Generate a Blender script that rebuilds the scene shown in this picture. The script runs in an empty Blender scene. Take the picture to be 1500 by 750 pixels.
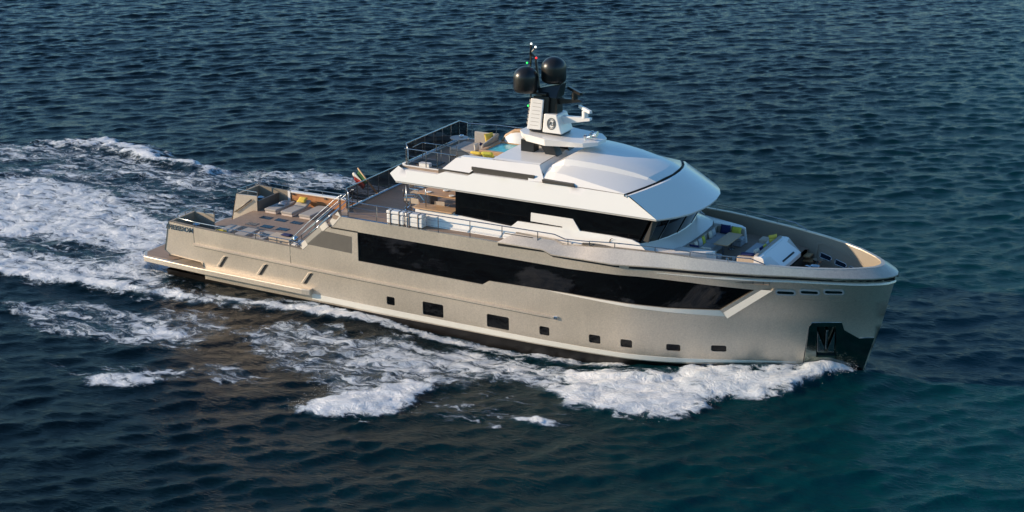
import bpy, math, random
import numpy as np
from mathutils import Vector, Matrix
from mathutils.geometry import delaunay_2d_cdt
R = math.radians
S = bpy.context.scene
COL = S.collection

# ---------------------------------------------------------------- camera
camd = bpy.data.cameras.new('camera'); cam = bpy.data.objects.new('camera', camd); COL.objects.link(cam)
camd.sensor_width = 36.0; camd.lens = 36.0 * 2450 / 1500
camd.clip_start = 0.5; camd.clip_end = 6000
cam.location = (55.0756, -67.0731, 28.2287)
cam.rotation_euler = (R(90 - 18.39986), 0, R(27.95026))
S.camera = cam

# ---------------------------------------------------------------- light
SUN_TRAVEL = Vector((0.85, 0.40, -0.285)).normalized()
SUN_EL = math.asin(-SUN_TRAVEL.z)
to_sun = -SUN_TRAVEL
world = bpy.data.worlds.new('World'); S.world = world; world.use_nodes = True
wn = world.node_tree.nodes; wl = world.node_tree.links
bg = wn['Background']; bg.inputs['Strength'].default_value = 0.148
sky = wn.new('ShaderNodeTexSky'); sky.sky_type = 'NISHITA'; sky.sun_disc = False
sky.sun_elevation = SUN_EL; sky.sun_rotation = math.atan2(to_sun.x, to_sun.y)
sky.air_density = 1.0; sky.dust_density = 0.3; sky.ozone_density = 3.5
tint = wn.new('ShaderNodeMix'); tint.data_type = 'RGBA'; tint.blend_type = 'MULTIPLY'; tint.inputs[0].default_value = 1; tint.inputs[7].default_value = (.76, 1.0, 1.08, 1)
wl.new(sky.outputs[0], tint.inputs[6]); wl.new(tint.outputs[2], bg.inputs[0])
sd = bpy.data.lights.new('sun', 'SUN'); sd.energy = 5.0; sd.angle = R(0.6); sd.color = (1.0, 0.80, 0.57)
so = bpy.data.objects.new('sun', sd); COL.objects.link(so)
so.rotation_euler = SUN_TRAVEL.to_track_quat('-Z', 'Y').to_euler(); so.location = (0, 0, 60)
S.view_settings.view_transform = 'Standard'; S.view_settings.look = 'None'
S.view_settings.gamma = 1; S.view_settings.use_curve_mapping = False
S.view_settings.exposure = 0.32
S.cycles.max_bounces = 6; S.cycles.transparent_max_bounces = 8
S.cycles.sample_clamp_indirect = 4

# ---------------------------------------------------------------- materials
MATS = {}
def mat(name, col, rough=0.5, metal=0.0, spec=0.5, bump=None, vary=None, coat=0, trans=0, emit=None, bscale=1.0):
    m = bpy.data.materials.new(name); m.use_nodes = True
    nt = m.node_tree; n = nt.nodes; l = nt.links; p = n['Principled BSDF']
    p.inputs['Base Color'].default_value = (*col, 1); p.inputs['Roughness'].default_value = rough
    p.inputs['Metallic'].default_value = metal; p.inputs['Specular IOR Level'].default_value = spec
    p.inputs['Coat Weight'].default_value = coat; p.inputs['Transmission Weight'].default_value = trans
    tc = n.new('ShaderNodeTexCoord')
    if vary:
        amt, sc = vary
        nz = n.new('ShaderNodeTexNoise'); nz.inputs['Scale'].default_value = sc; nz.inputs['Detail'].default_value = 6
        l.new(tc.outputs['Object'], nz.inputs['Vector'])
        mr = n.new('ShaderNodeMapRange'); mr.inputs[1].default_value = .25; mr.inputs[2].default_value = .75
        mr.inputs[3].default_value = 1 - amt; mr.inputs[4].default_value = 1 + amt
        l.new(nz.outputs[0], mr.inputs[0])
        hs = n.new('ShaderNodeMix'); hs.data_type = 'RGBA'; hs.blend_type = 'MULTIPLY'; hs.inputs[0].default_value = 1
        hs.inputs[6].default_value = (*col, 1); l.new(mr.outputs[0], hs.inputs[7]); l.new(hs.outputs[2], p.inputs['Base Color'])
        rr = n.new('ShaderNodeMapRange'); rr.inputs[3].default_value = max(.02, rough - .06); rr.inputs[4].default_value = rough + .06
        l.new(nz.outputs[0], rr.inputs[0]); l.new(rr.outputs[0], p.inputs['Roughness'])
    if bump:
        st, sc = bump
        nb = n.new('ShaderNodeTexNoise'); nb.inputs['Scale'].default_value = sc; nb.inputs['Detail'].default_value = 4
        l.new(tc.outputs['Object'], nb.inputs['Vector'])
        b = n.new('ShaderNodeBump'); b.inputs['Strength'].default_value = st; b.inputs['Distance'].default_value = .02 * bscale
        l.new(nb.outputs[0], b.inputs['Height']); l.new(b.outputs[0], p.inputs['Normal'])
    if emit:
        p.inputs['Emission Color'].default_value = (*emit[0], 1); p.inputs['Emission Strength'].default_value = emit[1]
    MATS[name] = m
    return m

def hull_mat():
    m = mat('pearl_paint', (.46, .385, .30), .45, .70, .5, coat=.2)
    nt = m.node_tree; n = nt.nodes; l = nt.links; p = n['Principled BSDF']
    tc = n.new('ShaderNodeTexCoord')
    fl = n.new('ShaderNodeTexNoise'); fl.inputs['Scale'].default_value = 14; fl.inputs['Detail'].default_value = 9; fl.inputs['Roughness'].default_value = .75
    bg_ = n.new('ShaderNodeTexNoise'); bg_.inputs['Scale'].default_value = .35; bg_.inputs['Detail'].default_value = 5
    l.new(tc.outputs['Object'], fl.inputs['Vector']); l.new(tc.outputs['Object'], bg_.inputs['Vector'])
    r = n.new('ShaderNodeValToRGB'); e = r.color_ramp.elements
    e[0].position = .30; e[0].color = (.56, .475, .385, 1); e[1].position = .66; e[1].color = (.75, .645, .525, 1)
    l.new(fl.outputs[0], r.inputs[0])
    mr = n.new('ShaderNodeMapRange'); mr.inputs[1].default_value = .3; mr.inputs[2].default_value = .7; mr.inputs[3].default_value = .93; mr.inputs[4].default_value = 1.05
    l.new(bg_.outputs[0], mr.inputs[0])
    mx = n.new('ShaderNodeMix'); mx.data_type = 'RGBA'; mx.blend_type = 'MULTIPLY'; mx.inputs[0].default_value = 1
    mps = n.new('ShaderNodeMapping'); mps.inputs['Scale'].default_value = (2.6, 2.6, .22); l.new(tc.outputs['Object'], mps.inputs[0])
    ns = n.new('ShaderNodeTexNoise'); ns.inputs['Scale'].default_value = 1.6; ns.inputs['Detail'].default_value = 5; l.new(mps.outputs[0], ns.inputs['Vector'])
    ms = n.new('ShaderNodeMapRange'); ms.inputs[1].default_value = .35; ms.inputs[2].default_value = .7; ms.inputs[3].default_value = .975; ms.inputs[4].default_value = 1.015; l.new(ns.outputs[0], ms.inputs[0])
    mm = n.new('ShaderNodeMath'); mm.operation = 'MULTIPLY'; l.new(mr.outputs[0], mm.inputs[0]); l.new(ms.outputs[0], mm.inputs[1])
    l.new(r.outputs[0], mx.inputs[6]); l.new(mm.outputs[0], mx.inputs[7]); l.new(mx.outputs[2], p.inputs['Base Color'])
    rr = n.new('ShaderNodeMapRange'); rr.inputs[3].default_value = .36; rr.inputs[4].default_value = .50
    l.new(bg_.outputs[0], rr.inputs[0]); l.new(rr.outputs[0], p.inputs['Roughness'])
    b = n.new('ShaderNodeBump'); b.inputs['Strength'].default_value = .12; b.inputs['Distance'].default_value = .01
    l.new(fl.outputs[0], b.inputs['Height']); l.new(b.outputs[0], p.inputs['Normal'])
    return m
def teak_mat(name, c1, c2, axis=1, plank=9.0):
    m = mat(name, c1, .62)
    nt = m.node_tree; n = nt.nodes; l = nt.links; p = n['Principled BSDF']
    tc = n.new('ShaderNodeTexCoord'); mp = n.new('ShaderNodeMapping')
    mp.inputs['Scale'].default_value = (1.2, 12, 1) if axis == 1 else (12, 1.2, 1)
    nz = n.new('ShaderNodeTexNoise'); nz.inputs['Scale'].default_value = 1.5; nz.inputs['Detail'].default_value = 5
    l.new(tc.outputs['Object'], mp.inputs[0]); l.new(mp.outputs[0], nz.inputs['Vector'])
    r = n.new('ShaderNodeValToRGB'); e = r.color_ramp.elements
    e[0].position = .3; e[0].color = (*c1, 1); e[1].position = .7; e[1].color = (*c2, 1); l.new(nz.outputs[0], r.inputs[0])
    sx = n.new('ShaderNodeSeparateXYZ'); l.new(tc.outputs['Object'], sx.inputs[0])
    mu = n.new('ShaderNodeMath'); mu.operation = 'MULTIPLY'; mu.inputs[1].default_value = plank; l.new(sx.outputs[axis], mu.inputs[0])
    fr = n.new('ShaderNodeMath'); fr.operation = 'FRACT'; l.new(mu.outputs[0], fr.inputs[0])
    lt = n.new('ShaderNodeMath'); lt.operation = 'LESS_THAN'; lt.inputs[1].default_value = .09; l.new(fr.outputs[0], lt.inputs[0])
    mx = n.new('ShaderNodeMix'); mx.data_type = 'RGBA'; mx.inputs[7].default_value = (.03, .025, .02, 1)
    ml = n.new('ShaderNodeMath'); ml.operation = 'MULTIPLY'; ml.inputs[1].default_value = .7; l.new(lt.outputs[0], ml.inputs[0])
    l.new(ml.outputs[0], mx.inputs[0]); l.new(r.outputs[0], mx.inputs[6]); l.new(mx.outputs[2], p.inputs['Base Color'])
    return m
HULL = hull_mat()
LINING = mat('bulwark_lining_paint', (.27, .225, .17), .55, 0, .3, vary=(.06, 14))
TEAK = teak_mat('teak_deck', (.255, .175, .125), (.335, .24, .175))
TEAKX = teak_mat('teak_deck_cross', (.255, .175, .125), (.335, .24, .175), axis=0)
VARN = teak_mat('varnished_teak', (.38, .155, .055), (.50, .22, .085), axis=2, plank=4.0)
WOODL = mat('pale_oak', (.48, .29, .15), .45, vary=(.15, 6))
WHITE = mat('white_gelcoat', (.82, .78, .73), .22, 0, .5, vary=(.015, .6), coat=.3)
GREYW = mat('pale_grey_paint', (.50, .48, .45), .4, vary=(.03, 2))
GLASS = mat('dark_glass', (.003, .003, .0035), .03, 0, .35, bump=(.12, .9))
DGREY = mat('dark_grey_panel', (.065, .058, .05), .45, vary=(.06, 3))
MGREY = mat('taupe_panel', (.15, .135, .115), .45, .2, vary=(.05, 4))
BLACK = mat('black_paint', (.012, .011, .010), .32, 0, .5, vary=(.15, 3))
BLACKM = mat('black_slot_and_shade', (.006, .006, .006), .6)  # black of the slots, also shade painted along the hull gaps
CAPM = mat('satin_edge_paint', (.30, .285, .26), .5, 0, .3, vary=(.05, 5))
SGLASS = mat('smoked_edge_glass', (.02, .022, .025), .3, 0, .3)
ANTI = mat('antifouling', (.009, .007, .006), .4, vary=(.3, 3), bump=(.2, 8))
STRIPE = mat('boot_stripe_paint', (.72, .68, .60), .35, vary=(.03, 2))
CHROME = mat('polished_steel', (.62, .64, .66), .12, 1.0, vary=(.04, 5))
STEELD = mat('brushed_steel_rail', (.34, .36, .38), .25, 1.0, vary=(.06, 5))
FRAME = mat('satin_steel', (.42, .43, .44), .35, .1)
POCK = mat('pocket_steel', (.07, .10, .09), .18, 1.0, bump=(.25, 1.2), vary=(.25, .9))
MIRROR = mat('mirror_steel_plate', (.16, .20, .19), .12, 1.0, bump=(.25, 1.2), vary=(.25, .9))
TAUPE = mat('taupe_fabric', (.33, .29, .25), .9, vary=(.08, 10), bump=(.3, 90))
TAUPEL = mat('light_taupe_fabric', (.37, .335, .30), .9, vary=(.06, 10), bump=(.3, 90))
SANDF = mat('sand_fabric', (.52, .42, .32), .9, vary=(.06, 12), bump=(.3, 90))
LBASE = mat('pale_lounger_base', (.60, .50, .44), .6, vary=(.04, 6))
YEL = mat('yellow_fabric', (.72, .50, .07), .85, vary=(.08, 10), bump=(.3, 80))
YGR = mat('lime_yellow_fabric', (.55, .50, .06), .85, vary=(.08, 10), bump=(.3, 80))
NAVY = mat('navy_fabric', (.012, .018, .09), .85, vary=(.1, 10), bump=(.3, 80))
PGREY = mat('pale_grey_fabric', (.42, .42, .43), .9, vary=(.1, 12), bump=(.3, 80))
STRP = mat('striped_cream_fabric', (.62, .54, .44), .9, vary=(.25, 18), bump=(.3, 80))
TRIM = mat('sunlit_trim_cream', (.78, .72, .63), .4, vary=(.02, 3))  # window reveal with its sunlit brightness put into the colour
SKYL = mat('blue_deck_glass', (.008, .022, .04), .25, 0, .3, vary=(.1, 1))
REDF = mat('red_cloth', (.30, .02, .015), .8); GRNF = mat('green_cloth', (.02, .09, .025), .8); WHTF = mat('white_cloth', (.75, .72, .68), .8)
POOLW = mat('pool_water', (.06, .42, .46), .05, 0, .5, bump=(.6, 5), vary=(.25, 4))
POOLB = mat('pool_lining', (.25, .62, .66), .3, vary=(.05, 6))
LRED = mat('red_lamp', (.5, .01, .01), .3, emit=((1, .03, .03), 1.6)); LGRN = mat('green_lamp', (.01, .4, .05), .3, emit=((.02, 1, .15), .9)); LWHT = mat('white_lamp', (.9, .9, .9), .3, emit=((1, .97, .9), 1.5))
PINKB = mat('copper_drum', (.55, .30, .20), .35, .6, vary=(.1, 8))
STRAP = mat('brown_strap', (.16, .11, .08), .7)
LEAF = mat('olive_leaf', (.22, .26, .05), .7, vary=(.4, 30))
TINT = bpy.data.materials.new('tinted_screen_glass'); TINT.use_nodes = True
def _tint():
    n = TINT.node_tree.nodes; l = TINT.node_tree.links; n.clear()
    o = n.new('ShaderNodeOutputMaterial'); a = n.new('ShaderNodeBsdfTransparent'); a.inputs[0].default_value = (.13, .14, .16, 1)
    g = n.new('ShaderNodeBsdfGlossy'); g.inputs['Roughness'].default_value = .04; g.inputs[0].default_value = (1, 1, 1, 1)
    f = n.new('ShaderNodeFresnel'); f.inputs[0].default_value = 1.45; nz = n.new('ShaderNodeTexNoise'); nz.inputs['Scale'].default_value = .7
    b = n.new('ShaderNodeBump'); b.inputs['Strength'].default_value = .05; l.new(nz.outputs[0], b.inputs['Height']); l.new(b.outputs[0], g.inputs['Normal'])
    m = n.new('ShaderNodeMixShader'); l.new(f.outputs[0], m.inputs[0]); l.new(a.outputs[0], m.inputs[1]); l.new(g.outputs[0], m.inputs[2]); l.new(m.outputs[0], o.inputs[0])
_tint()

# ---------------------------------------------------------------- mesh helpers
class M:
    def __init__(s): s.v = []; s.f = []; s.mi = []; s.cur = 0
    def add(s, vs, fs):
        k = len(s.v); s.v += [tuple(v) for v in vs]; s.f += [tuple(i + k for i in f) for f in fs]; s.mi += [s.cur] * len(fs); return s
    def box(s, x0, x1, y0, y1, z0, z1, ch=0.0):
        vs = [(x0, y0, z0), (x1, y0, z0), (x1, y1, z0), (x0, y1, z0), (x0, y0, z1), (x1, y0, z1), (x1, y1, z1), (x0, y1, z1)]
        return s.add(vs, [(3, 2, 1, 0), (4, 5, 6, 7), (0, 1, 5, 4), (1, 2, 6, 5), (2, 3, 7, 6), (3, 0, 4, 7)])
    def hexa(s, lo, hi):   # two quads (4 points each)
        return s.add(list(lo) + list(hi), [(3, 2, 1, 0), (4, 5, 6, 7), (0, 1, 5, 4), (1, 2, 6, 5), (2, 3, 7, 6), (3, 0, 4, 7)])
    def prism(s, a, b):    # two matching outlines
        n = len(a); return s.add(list(a) + list(b), [tuple(range(n))[::-1], tuple(range(n, 2 * n))] + [(i, (i + 1) % n, n + (i + 1) % n, n + i) for i in range(n)])
    def pxz(s, pts, y0, y1): return s.prism([(x, y0, z) for x, z in pts], [(x, y1, z) for x, z in pts])
    def pxy(s, pts, z0, z1): return s.prism([(x, y, z0) for x, y in pts], [(x, y, z1) for x, y in pts])
    def pyz(s, pts, x0, x1): return s.prism([(x0, y, z) for y, z in pts], [(x1, y, z) for y, z in pts])
    def loft(s, rings, closed=False, caps=False):
        n = len(rings[0]); vs = [p for r in rings for p in r]; fs = []
        for i in range(len(rings) - 1):
            for j in range(n if closed else n - 1):
                a = i * n + j; b = i * n + (j + 1) % n; fs.append((a, b, b + n, a + n))
        if caps: fs += [tuple(range(n))[::-1], tuple(range((len(rings) - 1) * n, len(rings) * n))]
        return s.add(vs, fs)
    def tube(s, pts, r=.025, n=6):
        pts = [Vector(p) for p in pts]; rings = []
        for i, p in enumerate(pts):
            d = (pts[min(i + 1, len(pts) - 1)] - pts[max(i - 1, 0)]).normalized()
            u = d.cross(Vector((0, 0, 1)))
            if u.length < .05: u = d.cross(Vector((1, 0, 0)))
            u.normalize(); w = d.cross(u); rr = r[i] if isinstance(r, (list, tuple)) else r
            rings.append([tuple(p + (u * math.cos(2 * math.pi * k / n) + w * math.sin(2 * math.pi * k / n)) * rr) for k in range(n)])
        return s.loft(rings, True, True)
    def lathe(s, prof, c=(0, 0, 0), n=20):
        rings = [[(c[0] + r * math.cos(2 * math.pi * k / n), c[1] + r * math.sin(2 * math.pi * k / n), c[2] + z) for k in range(n)] for r, z in prof]
        return s.loft(rings, True, True)
    def mirror(s):
        k = len(s.v); fs = list(s.f); mi = list(s.mi)
        s.v += [(x, -y, z) for x, y, z in s.v]; s.f += [tuple(i + k for i in f[::-1]) for f in fs]; s.mi += mi; return s
    def build(s, name, m, parent=None, smooth=False, bevel=0, off=None, angle=None):
        me = bpy.data.meshes.new(name); me.from_pydata(s.v, [], s.f)
        ms = m if isinstance(m, (list, tuple)) else [m]
        for q in ms: me.materials.append(q)
        if len(ms) > 1: me.polygons.foreach_set('material_index', s.mi)
        me.validate(); me.update()
        import bmesh
        b = bmesh.new(); b.from_mesh(me); bmesh.ops.remove_doubles(b, verts=b.verts, dist=1e-4); bmesh.ops.recalc_face_normals(b, faces=b.faces); b.to_mesh(me); b.free()
        if smooth:
            me.polygons.foreach_set('use_smooth', [True] * len(me.polygons))
            if angle: me.set_sharp_from_angle(angle=R(angle))
        o = bpy.data.objects.new(name, me); COL.objects.link(o)
        if parent:
            o.parent = parent
            if not parent.parent and parent.name.startswith('motor_yacht') : o.location = -parent.location
        if bevel:
            bv = o.modifiers.new('bevel', 'BEVEL'); bv.width = bevel; bv.segments = 2; bv.limit_method = 'ANGLE'; bv.angle_limit = R(40)
        return o
def both(m, name, mt, parent=None, **k):
    o = m.build(name, mt, parent, **k); q = M(); q.v = [(x, -y, z) for x, y, z in m.v]; q.f = [f[::-1] for f in m.f]; q.mi = list(m.mi); q.build(name, mt, parent, **k); return o
def thing(name, label, cat, loc, rz=0, group=None, parent=None):
    o = bpy.data.objects.new(name, None); COL.objects.link(o); o.location = loc; o.rotation_euler = (0, 0, rz)
    o.empty_display_size = .2; o['label'] = label; o['category'] = cat
    if group: o['group'] = group
    return o
def tag(o, label, cat, group=None):
    o['label'] = label; o['category'] = cat
    if group: o['group'] = group
    return o

def pchip(xs, ys):
    xs = np.array(xs, float); ys = np.array(ys, float); h = np.diff(xs); d = np.diff(ys) / h
    m = np.zeros_like(ys); m[0] = d[0]; m[-1] = d[-1]
    for i in range(1, len(xs) - 1):
        if d[i - 1] * d[i] > 0:
            w1 = 2 * h[i] + h[i - 1]; w2 = h[i] + 2 * h[i - 1]; m[i] = (w1 + w2) / (w1 / d[i - 1] + w2 / d[i])
    def f(x):
        x = np.clip(x, xs[0], xs[-1]); i = np.clip(np.searchsorted(xs, x) - 1, 0, len(h) - 1)
        t = (x - xs[i]) / h[i]; t2 = t * t; t3 = t2 * t
        return (2 * t3 - 3 * t2 + 1) * ys[i] + (t3 - 2 * t2 + t) * h[i] * m[i] + (-2 * t3 + 3 * t2) * ys[i + 1] + (t3 - t2) * h[i] * m[i + 1]
    return f
# hull half breadths at five heights
XA = 1.4
LZ = [-2.2, -.8, .5, 2.8, 5.0]
LX = [35.8, 36.45, 36.92, 37.55, 38.0]
LT = [([1.4, 30, 35.8], [.6, .5, 0.0]),
      ([1.4, 8, 16, 22, 27, 31, 34, 36.45], [3.2, 3.6, 3.75, 3.6, 2.8, 1.3, .5, 0.0]),
      ([1.4, 8, 16, 22, 25, 27.2, 29.2, 31, 33, 35, 36.92], [3.72, 3.93, 4.03, 4.02, 3.93, 3.74, 3.24, 2.50, 1.62, .78, 0.0]),
      ([1.4, 8, 14, 24, 27, 29, 31, 33, 35, 36.5, 37.55], [3.8, 4.0, 4.1, 4.1, 3.97, 3.52, 2.84, 2.04, 1.16, .48, 0.0]),
      ([1.4, 8, 14, 26.6, 28.6, 30, 31, 32.2, 33.8, 35.0, 36.1, 37.0, 37.6, 37.88, 38.0], [3.86, 4.02, 4.1, 4.1, 3.78, 3.6, 3.42, 3.1, 2.6, 2.2, 1.8, 1.3, .8, .42, 0.0])]
LF = [pchip(a, b) for a, b in LT]
def xstem(z): return float(np.interp(z, LZ + [5.6], LX + [38.05]))
def HY(x, z):
    u = min(1., max(0., (x - XA) / (xstem(z) - XA)))
    ys = [float(LF[k](XA + u * (LX[k] - XA))) for k in range(5)]
    return float(np.interp(z, LZ, ys))
def inpoly(p, poly):
    x, y = p; c = False; n = len(poly)
    for i in range(n):
        x1, y1 = poly[i]; x2, y2 = poly[(i + 1) % n]
        if (y1 > y) != (y2 > y) and x < (x2 - x1) * (y - y1) / (y2 - y1) + x1: c = not c
    return c
def densify(poly, step):
    out = []
    for i in range(len(poly)):
        a = poly[i]; b = poly[(i + 1) % len(poly)]; n = max(1, int(math.dist(a, b) / step))
        out += [(a[0] + (b[0] - a[0]) * k / n, a[1] + (b[1] - a[1]) * k / n) for k in range(n)]
    return out
def sheet(m, outline, holes, fn, res=(.4, .4), edge=.35):
    """flat outline with holes, cut into triangles and carried onto a curved surface"""
    loops = [densify(outline, edge)] + [densify(h, edge) for h in holes]
    pts = []; edges = []
    for lp in loops:
        k = len(pts); pts += lp; edges += [(k + i, k + (i + 1) % len(lp)) for i in range(len(lp))]
    x0 = min(p[0] for p in outline); x1 = max(p[0] for p in outline); z0 = min(p[1] for p in outline); z1 = max(p[1] for p in outline)
    barr = np.array(pts)
    x = x0 + res[0] / 2
    while x < x1:
        z = z0 + res[1] / 2
        while z < z1:
            if inpoly((x, z), outline) and not any(inpoly((x, z), h) for h in holes) and np.min(np.abs(barr[:, 0] - x) + np.abs(barr[:, 1] - z)) > .1:
                pts.append((x, z))
            z += res[1]
        x += res[0]
    v, e, f, *_ = delaunay_2d_cdt([Vector(p) for p in pts], edges, [], 0, 1e-5)
    ff = []
    for t in f:
        c = (sum(v[i].x for i in t) / len(t), sum(v[i].y for i in t) / len(t))
        if inpoly(c, outline) and not any(inpoly(c, h) for h in holes): ff.append(tuple(t))
    m.add([fn(p.x, p.y) for p in v], ff); return loops
def hullpt(x, z, o=0): return (x, -(HY(x, z) + o), z)
def reveal(m, loop, d, fn=hullpt):
    n = len(loop); m.loft([[fn(p[0], p[1], 0) for p in loop + loop[:1]], [fn(p[0], p[1], -d) for p in loop + loop[:1]]])

# ================================================================= SEA
rng = np.random.default_rng(7)
_perm = rng.random((512, 512))
def vnoise(x, y):
    xi = np.floor(x).astype(int); yi = np.floor(y).astype(int); fx_ = x - xi; fy_ = y - yi
    fx_ = fx_ * fx_ * (3 - 2 * fx_); fy_ = fy_ * fy_ * (3 - 2 * fy_)
    a = _perm[xi % 512, yi % 512]; b = _perm[(xi + 1) % 512, yi % 512]; c = _perm[xi % 512, (yi + 1) % 512]; d = _perm[(xi + 1) % 512, (yi + 1) % 512]
    return a + (b - a) * fx_ + (c - a) * fy_ + (a - b - c + d) * fx_ * fy_
def fbm(x, y, o=4):
    s = 0; a = .5; t = 0
    for k in range(o): s = s + a * vnoise(x * 2 ** k + 17.3 * k, y * 2 ** k + 5.1 * k); t += a; a *= .5
    return s / t
REG = {
'wakeA': ([(-24, 5.5), (-20.3, 6.9), (-18.1, 8.1), (-12.8, 7.7), (-8.1, 5.3), (-4.2, 3.4), (-1.1, 3.0), (1.5, 3.9), (1.5, -4.0), (2.5, -4.8), (6.2, -5.1), (10.2, -4.4), (13.3, -4.3), (12.9, -5.0), (9.2, -5.3), (5.7, -6.1), (2.1, -6.4), (-1.6, -6.9), (-4.2, -7.1), (-6.7, -7.4), (-14, -8), (-24, -6)], .80, 1.0),
'core': ([(-20, 4.5), (-14, 5.6), (-8, 3.6), (-2, 2.2), (0.5, 1.5), (.5, -3.9), (-3, -2.6), (-9, -.2), (-15, -1.5), (-20, -1.5)], .80, 1.6),
'edgeA': ([(13.3, -4.3), (9, -4.8), (5, -5.2), (1.5, -5.5), (-3, -6.0), (-7, -6.4), (-12, -6.6), (-12, -7.6), (-6.7, -7.3), (-1.6, -6.8), (4, -6.2), (9.2, -5.4), (12.9, -5.0)], 1.15, .4),
'edgeB': ([(1.8, -4.3), (-1, -4.1), (-4, -4.8), (-8, -5.1), (-8, -5.7), (-3, -5.3), (1, -4.9)], .8, .5),
'wakeB': ([(-30, 12), (-26.0, 12.7), (-24.1, 14.5), (-21.2, 16.6), (-17.8, 16.8), (-13.3, 14.8), (-8.9, 14.7), (-5.3, 14.9), (-0.9, 15.9), (0.7, 13.9), (-3.4, 13.7), (-5.5, 11.2), (-4.7, 9.2), (-5.9, 8.8), (-10.6, 9.5), (-15.8, 11.1), (-20.3, 11.7), (-22.5, 9.0)], .50, 1.2),
'crestB': ([(-24, 14.2), (-21, 16.2), (-17.5, 16.6), (-13.3, 14.9), (-10, 14.6), (-8, 14.3), (-10, 13.3), (-14, 13.2), (-18, 15), (-21, 14.8)], .88, .8),
'armB': ([(-20, 9.4), (-16, 10.8), (-12.5, 10.8), (-9.5, 10.0), (-5.5, 9.4), (-5.5, 10.3), (-10, 11.4), (-14, 12), (-20, 11)], .66, .8),
'between': ([(-23.1, 9.7), (-15.8, 11.1), (-5.9, 8.8), (-3.4, 8.5), (1, 6), (1.5, 4), (-3.6, 2.2), (-12.8, 7.7), (-20.3, 6.9)], .46, 1.2),
'portside': ([(-1, 5.0), (3, 4.4), (8, 4.6), (12, 5.2), (12, 6.4), (6, 6.2), (1, 7.0)], .6, .8),
'F': ([(-6.7, 14.6), (-4.2, 16.3), (-1.2, 16.6), (1.5, 16.2), (5, 15.5), (9, 14), (13, 12), (12.5, 10.5), (8, 12), (4, 13.2), (0.6, 13.8), (-1.7, 12.6), (-4.6, 13.1)], .62, 1.0),
'C1': ([(-3.5, -10.3), (-0.7, -8.7), (2.4, -8.3), (6.5, -7.1), (9.1, -8.1), (8.8, -10.1), (7.9, -11.9), (5.4, -12.3), (3.1, -12.0), (0.8, -12.2), (-1.6, -11.9)], .47, .8),
'C2': ([(2.7, -8.6), (5.8, -8.8), (8.7, -9.8), (7.9, -11.4), (6.0, -11.3)], .78, .9),
'C2b': ([(-2.8, -10.5), (-1.4, -9.9), (0.6, -10.9), (-0.3, -11.5)], .72, .5),
'C3': ([(6.8, -16.0), (7.2, -15.3), (8.5, -14.5), (10.1, -14.5), (9.9, -15.1), (8.9, -15.9), (7.5, -16.3)], .92, .45),
'C3b': ([(8.4, -14.2), (9.0, -13.3), (10.1, -12.9), (10.4, -13.3), (9.2, -14.3)], .8, .35),
'C3c': ([(10.0, -12.2), (11.4, -11.3), (13.4, -12.0), (13.0, -13.1), (11.4, -13.5)], .42, .5),
'D': ([(9.0, -8.3), (10.1, -6.5), (12.6, -5.6), (15.7, -5.7), (17.7, -5.4), (20.3, -4.8), (23.6, -4.4), (26.7, -3.9), (29.7, -3.2), (32.4, -2.0), (34.7, -0.3), (35.6, -0.6), (35.2, -1.6), (34.6, -2.9), (33.6, -4.3), (32.1, -5.3), (31.3, -7.8), (30.4, -8.5), (28.7, -8.3), (27.0, -8.7), (24.9, -7.7), (23.1, -7.4), (22.6, -7.8), (21.0, -9.8), (21.1, -12.3), (20.0, -13.7), (17.2, -14.6), (16.6, -14.1), (16.4, -12.3), (14.7, -11.5), (13.2, -11.0), (11.0, -9.9)], .52, .7),
'Dhot': ([(25.2, -7.6), (25.1, -5.4), (27.0, -4.6), (29.8, -3.4), (32.4, -2.0), (34.8, -0.4), (35.7, -0.5), (35.4, -1.0), (34.3, -3.0), (33.6, -4.3), (32.1, -5.3), (31.3, -7.7), (30.7, -8.3), (28.7, -8.2), (26.8, -8.2)], 1.0, .55),
'Dhot2': ([(16.6, -14.2), (17.0, -12.8), (18.6, -10.3), (20.2, -8.4), (20.7, -10.2), (21.0, -12.6), (19.9, -13.5), (19.0, -14.2), (17.2, -14.6)], 1.0, .5),
'Dmid': ([(16.0, -6.2), (20.4, -5.0), (23.7, -4.6), (25.4, -5.5), (25.1, -7.4), (22.9, -7.0), (20.0, -8.1), (18.3, -9.8), (15.6, -9.1)], .72, .7),
'trail': ([(5, -16.6), (4, -15.4), (7, -14.3), (10.5, -12.6), (14, -11.8), (15, -12.8), (11, -14.2), (9, -15.6)], .30, 1.0), 'trail2': ([(20.5, -13), (21, -9), (24, -8.2), (27.5, -8.8), (28, -10.6), (25, -12.2)], .26, 1.0),
'hullline': ([(8.5, -4.35), (13.1, -4.0), (16.2, -3.95), (19.2, -3.9), (23, -3.8), (27, -3.2), (27, -3.7), (23, -4.35), (20.0, -4.5), (18.0, -4.6), (15.1, -4.7), (12.8, -4.8)], .85, .25),
'hullport': ([(8.5, 4.35), (16.2, 3.95), (23, 3.8), (29, 2.9), (34, .6), (35, 1.2), (33, 3.2), (28, 5), (20, 6), (12, 6)], .8, .5),
'E1': ([(25.2, -11.0), (26.0, -10.3), (27.1, -10.5), (26.6, -11.1)], .95, .3), 'E2': ([(24.7, -12.3), (25.1, -11.7), (25.3, -11.9)], .8, .2), 'E3': ([(21.9, -11.0), (23.1, -10.4), (23.4, -11.0), (22.3, -11.3)], .5, .4),
'stemcurl': ([(34.3, 0.3), (35.3, 0.3), (36.6, -0.1), (36.3, -0.7), (35.3, -1.7), (34.4, -1.9)], 1.15, .3),
}
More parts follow.
